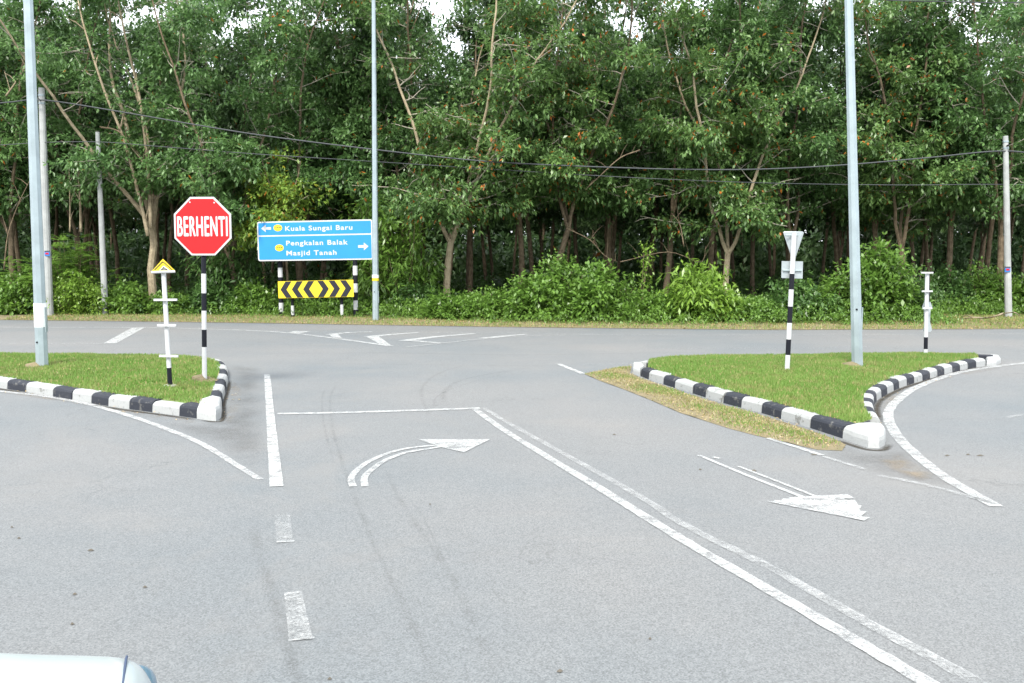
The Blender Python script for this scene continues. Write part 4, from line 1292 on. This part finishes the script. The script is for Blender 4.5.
# ------------------------------------------------------------------ shrubs
def grow_shrub(seed, h, w, kind='bush', m='shrub', n=None, lsize=0.11):
    pr = np.random.default_rng(seed)
    mb = MB(); P, A = [], []
    ns = {'bush': 26, 'tall': 14, 'frond': 16, 'vine': 3}[kind]
    ns = int(ns * max(1, w / 1.2))
    Vs = []
    for i in range(ns):
        az = pr.uniform(0, 6.28); rad = w * .5 * math.sqrt(pr.random())
        base = Vector((math.cos(az) * rad * .6, math.sin(az) * rad * .45, 0))
        reach = Vector((math.cos(az) * rad, math.sin(az) * rad * .8, 0))
        hh = h * (1 - .55 * (rad / (w * .5)) ** 2) * pr.uniform(.7, 1.05)
        d = reach * (.5 / max(.3, hh)) + Vector((0, 0, 1))
        if kind == 'vine': base *= .2; d = Vector((pr.normal(0, .06), pr.normal(0, .06), 1)); hh = h
        br = wander(base, d, hh, max(.14, hh / 9), .10 if kind != 'vine' else .03, -.005, pr)
        mb.tube(br, taper(.018 if h > 1.5 else .01, .004, len(br)), 5, caps=False)
        if kind == 'frond':
            for q in range(len(br) // 2, len(br)):
                for _ in range(3):
                    a2 = pr.uniform(0, 6.28)
                    fr = wander(br[q], Vector((math.cos(a2), math.sin(a2), pr.uniform(.4, 1.0))), pr.uniform(.5, .8), .07, .02, -.11, pr)
                    F_ = np.array(fr)
                    t = np.diff(F_, axis=0); t /= np.linalg.norm(t, axis=1)[:, None]
                    sd = np.cross(t, np.array([0, 0, 1.0])); sd /= np.linalg.norm(sd, axis=1)[:, None] + 1e-9
                    for sg in (-1, 1):
                        a_ = sd * sg + t * .5; a_[:, 2] -= .15
                        Vs.append(leaf_quads(F_[1:], a_, t, np.full(len(t), .16) * np.linspace(1, .5, len(t)), np.full(len(t), .05)))
        else:
            for q in range(1, len(br)):
                P.append(br[q]); A.append((br[q] - br[q - 1]).normalized())
                P.append(br[q] + Vector(pr.normal(0, .12 if kind != 'vine' else .06, 3))); A.append(Vector(pr.normal(0, 1, 3)).normalized())
                if kind == 'bush':
                    P.append(br[q] + Vector(pr.normal(0, .18, 3))); A.append(Vector(pr.normal(0, 1, 3)).normalized())
    if P:
        P = np.array(P); A = np.array(A); P[:, 2] = np.maximum(P[:, 2], .05)
        if kind == 'tall': Vs.append(rosettes(P, A, lsize, 6, 2, droop=.7, prng=pr, wr=.28))
        else: Vs.append(rosettes(P, A, lsize, 6 if kind == 'bush' else 5, 2, droop=.3, prng=pr, wr=.5))
    V = np.concatenate(Vs)
    tm = mb.build('stem_mesh', M['bark']).data
    for o in list(C.objects):
        if o.name.startswith('stem_mesh'): bpy.data.objects.remove(o)
    return tm, fast_mesh('foliage', V, np.arange(len(V)).reshape(-1, 4), M[m])

SG = 'shrubs along the verge'
shrubs = [
    # px, depth, top row, width m, kind, material, label
    (-25, 30.3, 268, 2.0, 'frond', 'shrub', 'feathery shrub cut by the frame edge beyond the notice-bearing lamp post'),
    (18, 29.9, 284, 1.9, 'bush', 'shrub', 'bright shrub behind the gap between lamp post and thick utility pole'),
    (36, 30.8, 256, 1.8, 'frond', 'shrub', 'feathery tall shrub behind the lamp post with the white notice'),
    (75, 30.7, 240, 2.2, 'frond', 'shrub', 'tallest feathery shrub, between the utility pole and the thin stay pole'),
    (82, 29.7, 280, 1.8, 'bush', 'shrub_lime', 'yellowish green shrub in front of the tallest feathery shrub'),
    (128, 30.0, 287, 1.7, 'bush', 'shrub', 'round shrub just past the thin stay pole'),
    (168, 30.0, 295, 1.6, 'bush', 'shrub', 'low shrub behind the marker post with the yellow triangle'),
    (212, 30.2, 289, 1.8, 'bush', 'shrub_dark', 'dark shrub behind the post of the stop sign'),
    (232, 31.0, 238, 1.8, 'tall', 'shrub_dark', 'tall dark leafy shrub between the stop sign and the blue sign'),
    (252, 30.0, 290, 1.6, 'bush', 'shrub', 'shrub between the stop sign post and the chevron board'),
    (300, 30.4, 296, 1.9, 'bush', 'shrub_dark', 'dark shrub behind the near half of the chevron board'),
    (338, 30.4, 292, 1.7, 'bush', 'shrub_dark', 'dark shrub behind the far half of the chevron board'),
    (374, 30.8, 182, 1.9, 'tall', 'shrub', 'tall long-leaved sapling directly behind the slim lamp post'),
    (406, 30.2, 212, 2.1, 'tall', 'shrub', 'broad long-leaved sapling just past the slim lamp post'),
    (418, 29.2, 286, 1.6, 'bush', 'shrub_dark', 'low dark shrub at the foot of the long-leaved saplings'),
    (452, 28.8, 300, 1.7, 'bush', 'shrub', 'low shrub at the foot of the large many-stemmed tree'),
    (492, 28.5, 291, 1.8, 'bush', 'shrub', 'rounded shrub just past the large many-stemmed tree'),
    (536, 28.2, 280, 1.9, 'bush', 'shrub', 'bright bushy shrub under the orange-tinged tree'),
    (560, 28.8, 262, 1.6, 'bush', 'shrub', 'upright shrub under the orange-tinged tree, taller than its neighbours'),
    (588, 28.0, 272, 1.9, 'bush', 'shrub', 'wide bright shrub just before the creeper-covered stump'),
    (626, 28.1, 286, 1.9, 'bush', 'shrub', 'bright shrub at the foot of the creeper-covered stump'),
    (660, 28.0, 298, 1.7, 'bush', 'shrub', 'shrub between the creeper-covered stump and the pale young shrub'),
    (693, 27.8, 266, 1.7, 'tall', 'shrub_lime', 'pale lime young shrub with broad drooping leaves near the Y-shaped tree'),
    (712, 27.4, 292, 1.5, 'bush', 'shrub_lime', 'small lime shrub at the foot of the Y-shaped tree'),
    (755, 27.6, 301, 1.8, 'bush', 'shrub', 'low bright shrub between the Y-shaped tree and the give way sign'),
    (800, 27.8, 286, 1.9, 'bush', 'shrub_dark', 'shrub directly behind the post of the give way sign'),
    (836, 28.0, 280, 1.9, 'bush', 'shrub', 'shrub between the give way sign and the lamp post on the grass island'),
    (872, 28.0, 248, 2.0, 'bush', 'shrub', 'biggest bright shrub, directly beside the lamp post on the grass island'),
    (902, 28.8, 268, 1.8, 'bush', 'shrub_dark', 'shrub between the biggest bright shrub and the T-topped marker post'),
    (948, 31.2, 276, 2.0, 'bush', 'shrub_dark', 'set-back dark shrub just past the T-topped marker post'),
    (985, 31.0, 272, 2.0, 'bush', 'shrub', 'set-back shrub beside the utility pole, above the fallen branch'),
    (1030, 30.6, 282, 2.0, 'bush', 'shrub', 'shrub at the frame edge past the utility pole by the fallen branch'),
]
for i, (px, dep, top, w, kind, m, lab) in enumerate(shrubs):
    if 430 < px < 910: dep -= 1.7
    h = D(px, top, dep).z * 1.12
    tm, fm = grow_shrub(900 + i, h, w * (.92, 1.08, 1.0)[i % 3], kind, m, lsize=.24 if kind == 'tall' else (.10, .15, .125, .17)[i % 4])
    t = empty('shrub', (px2x(px, dep), dep, 0.03), lab, 'shrub', SG)
    link('stem', tm, t); link('foliage', fm, t)
tm, fm = grow_shrub(990, D(641, 247, 27.0).z, .35, 'vine', 'shrub_lime', lsize=.10)
t = empty('creeper_stump', (px2x(640, 27.0), 27.0, 0.03), 'thin stump wrapped in pale lime creeper sticking up out of the shrubs', 'creeper')
link('stem', tm, t); link('foliage', fm, t)
# low fringe where the shrubs meet the verge
fr_e = lambda P: np.interp(P[:, 0], [p[0] for p in ve], [p[1] for p in ve])
def fringe(P, pr):
    e = fr_e(P); d = P[:, 1] - e
    lim = np.interp(P[:, 0], [-20, -4, 0, 12.2, 12.8], [2.4, 2.1, 0.85, 0.9, 4.8])
    return (d > lim + pr.normal(0, .2, len(P))) & (P[:, 2] < .10 + .32 * (d - lim + .3))
leaf_mass('ground_cover', 21000, ((-20, 19.5), (24.5, 31.5), (0.02, 0.6)), 0.10, M['shrub'], lumps=fringe)

# ------------------------------------------------------------------ fallen branch and dry stems
mb = MB()
mb.tube(smooth_line([G(960, 319, .1), G(972, 317.5, .2), G(985, 318, .16), G(996, 316, .3), G(1003, 313.5, .35)], 5), taper(.018, .03, 21), 6)
mb.tube(smooth_line([G(972, 317.5, .2), G(967, 315.5, .3), G(961, 317, .18)], 5), .014, 5)
mb.tube(smooth_line([G(1003, 313.5, .35), G(1014, 312.5, .42), G(1020, 316, .2)], 5), .016, 5)
tag(mb.build('fallen_branch', M['bark_pale'], smooth=True), 'bare pale branch lying on the leafy verge beside a utility pole', 'branch')
def dry_stem(pixs, dep, r, lab):
    mb = MB(); L_ = smooth_line([D(x, y, dep) for x, y in pixs], 5)
    mb.tube(L_, taper(r, r * .3, len(L_)), 6)
    for k in range(2, len(L_) - 1, 3):
        q = L_[k]; e = q + Vector((random.uniform(-.5, .5), random.uniform(-.3, .3), random.uniform(.2, .8)))
        mb.tube([q, q.lerp(e, .5) + Vector((0, 0, .05)), e], [r * .4, r * .3, r * .12], 5, caps=False)
    o = mb.build('dead_stem', M['bark_pale'] if r > .03 else M['bark'], smooth=True)
    tag(o, lab, 'dead branch', 'bare dead stems at the plantation edge')
dry_stem([(148, 236), (140, 200), (124, 140), (104, 90), (85, 30), (78, 0)], 30.2, .07, 'long bare pale stem slanting up over the thin stay pole')
dry_stem([(151, 228), (148, 170), (140, 100), (126, 40), (116, -10)], 30.3, .075, 'bare pale stem rising straight between stay pole and stop sign')
dry_stem([(100, 127), (118, 131), (132, 146), (146, 162)], 30.1, .03, 'curved bare branch arching over the top of the thin stay pole')
dry_stem([(6, 96), (16, 82), (24, 70), (34, 50)], 30.6, .035, 'short bare branch crossing behind the top of the notice-bearing lamp post')
dry_stem([(81, 232), (80, 200), (77, 160)], 30.4, .05, 'upright broken dry stem between the two concrete poles')
dry_stem([(70, 232), (70, 205), (69, 166)], 30.5, .035, 'thinner broken dry stem beside the upright one')
dry_stem([(4, 270), (8, 235), (18, 205), (30, 180)], 30.5, .03, 'dry twig bundle low behind the notice-bearing lamp post')
dry_stem([(566, 228), (590, 240), (604, 255), (618, 262)], 29.6, .018, 'drooping bare branch above the bright shrubs before the creeper-covered stump')
dry_stem([(620, 262), (668, 252), (700, 262), (706, 246)], 29.4, .015, 'bare branch reaching over the shrubs after the creeper-covered stump')
dry_stem([(684, 247), (680, 225), (673, 215)], 29.4, .022, 'thin broken bare stick hanging before the Y-shaped tree')
dry_stem([(640, 150), (620, 158), (600, 176), (585, 190)], 29.0, .025, 'bare stick slanting across the overhead cables')
dry_stem([(560, 62), (590, 64), (598, 70), (594, 80)], 29.4, .02, 'bare twig high in the trees beside the orange-tinged tree')

# ------------------------------------------------------------------ white car beside the viewer
M['car'] = mat('white_car_paint', (0.33, 0.37, 0.38), 0.18, spec=0.6)
M['glass_dark'] = mat('tinted_glass', (0.02, 0.025, 0.03), 0.05, spec=0.8)
M['tyre'] = mat('tyre_rubber_black', (0.02, 0.02, 0.02), 0.85)
M['lens'] = mat('lamp_lens', (0.10, 0.17, 0.23), 0.12, spec=0.9)
M['gapm'] = mat('panel_gap', (0.03, 0.05, 0.10), 0.7)
def make_car(W=1.66, Lc=4.1):
    """built round the origin with its nose towards +Y, then turned and placed"""
    yf = Lc / 2
    root = empty('parked_car', (0, 0, 0), 'white car showing only its rounded front corner at the bottom edge of the road', 'car')
    def loft(name, secs, m, closed=True):
        n = len(secs[0]); V = []; Fc = []
        for s_ in secs: V += s_
        for i in range(len(secs) - 1):
            for k in range(n - 1): Fc.append((i * n + k, i * n + k + 1, (i + 1) * n + k + 1, (i + 1) * n + k))
            Fc.append((i * n, (i + 1) * n, (i + 1) * n + n - 1, i * n + n - 1))
        Fc += [tuple(range(n)), tuple((len(secs) - 1) * n + k for k in range(n))]
        mb = MB(); mb.add(V, Fc); return mb.build(name, m, root, smooth=True)
    #      d back from nose, half width, bottom, top
    H = [(0.0, .775, .34, .66), (0.015, .80, .28, .73), (0.05, .818, .22, .782), (0.10, .826, .20, .795), (0.16, .83, .19, .798), (0.35, .83, .18, .80), (0.6, .83, .18, .81),
         (0.9, .83, .18, .86), (1.2, .83, .18, .93), (1.4, .83, .18, .945), (2.3, .83, .18, .95), (3.2, .83, .18, .96), (3.8, .82, .2, .95), (4.0, .79, .24, .88), (4.1, .70, .34, .7)]
    def swept(x, d):
        return max(0, abs(x) - .3) * .42 * max(0, 1 - d / .9)
    secs = []
    for d, hw_, zb, zt in H:
        ring_ = [(-hw_ * .9, zb), (-hw_, zb + .08), (-hw_, zb + (zt - zb) * .6), (-hw_ * .995, zt - .09), (-hw_ * .975, zt - .035), (-hw_ * .93, zt - .006), (-hw_ * .7, zt + .006), (-hw_ * .3, zt + .014), (0, zt + .016)]
        ring_ = ring_ + [(-x, z) for x, z in reversed(ring_[:-1])]
        secs.append([(x, yf - d - swept(x, d), z) for x, z in ring_])
    body = loft('body', secs, M['car'])
    md = body.modifiers.new('sub', 'SUBSURF'); md.levels = 2; md.render_levels = 2
    cab = []
    for d, hw_, z in ((1.15, .70, .95), (1.75, .60, 1.36), (2.1, .58, 1.42), (3.0, .57, 1.41), (3.45, .60, 1.30), (3.75, .68, .97)):
        cab.append([(-.74, yf - d, .88), (-hw_ - .02, yf - d, z - .06), (-hw_ + .06, yf - d, z), (0, yf - d, z + .03), (hw_ - .06, yf - d, z), (hw_ + .02, yf - d, z - .06), (.74, yf - d, .88)])
    loft('cabin_glass', cab, M['glass_dark'])
    rf = []
    for d, z in ((1.70, 1.37), (2.1, 1.45), (3.0, 1.44), (3.48, 1.33)):
        rf.append([(-.60, yf - d, z - .03), (-.5, yf - d, z + .012), (0, yf - d, z + .045), (.5, yf - d, z + .012), (.60, yf - d, z - .03)])
    loft('roof', rf, M['car'])
    # seam between the bonnet and the bumper, running across the nose
    def top_at(x):
        return .806 - .022 * (abs(x) / .81) ** 2 - (0 if abs(x) < .765 else (abs(x) - .765) * .5)
    mb = MB(); mb.tube([Vector((x, yf - .095 - swept(x, .095), top_at(x) - .0005)) for x in np.linspace(-.775, .775, 61)], .0028, 6)
    mb.build('bonnet_seam', M['gapm'], root)
    for sg in (-1, 1):
        mb = MB(); c = Vector((sg * .75, yf - .262, .708)); V, Fc = [], []; nu, nv = 16, 9
        for j in range(nv + 1):
            for i in range(nu):
                a = 2 * math.pi * i / nu; b_ = math.pi * j / nv
                V.append(c + Vector((.085 * math.cos(b_), .052 * math.sin(b_) * math.cos(a), .055 * math.sin(b_) * math.sin(a))))
        for j in range(nv):
            for i in range(nu): Fc.append((j * nu + i, j * nu + (i + 1) % nu, (j + 1) * nu + (i + 1) % nu, (j + 1) * nu + i))
        mb.add(V, Fc); mb.build('headlight', M['lens'], root, smooth=True)
        for d in (.78, 3.3):
            w = Vector((sg * .76, yf - d, .29))
            mb = MB(); mb.tube([w - Vector((sg * .09, 0, 0)), w - Vector((sg * .07, 0, 0)), w + Vector((sg * .07, 0, 0)), w + Vector((sg * .085, 0, 0))], [.25, .29, .29, .25], 24); wh = mb.build('wheel', M['tyre'], root)
            mb = MB(); mb.tube([w + Vector((sg * .08, 0, 0)), w + Vector((sg * .095, 0, 0))], [.18, .16], 20); mb.build('rim', M['alu'], wh)
        mb = MB(); mb.tube([Vector((sg * .80, yf - 1.43, .97)), Vector((sg * .88, yf - 1.45, 1.0)), Vector((sg * .98, yf - 1.47, 1.0))], [.03, .075, .05], 12); mb.build('side_mirror', M['car'], root, smooth=True)
        for d in (2.1, 2.95):
            mb = MB(); mb.box(Vector((sg * .838, yf - d, .80)), (.02, .16, .025)); mb.build('door_handle', M['car'], root)
    mb = MB(); mb.box(Vector((0, yf - .01, .50)), (.8, .03, .10)); mb.build('grille', M['black'], root)
    root.rotation_euler.z = -math.pi / 2
    root.location = (-0.705 + .163 - Lc / 2, 1.90 - W / 2, 0)
    return root
make_car()
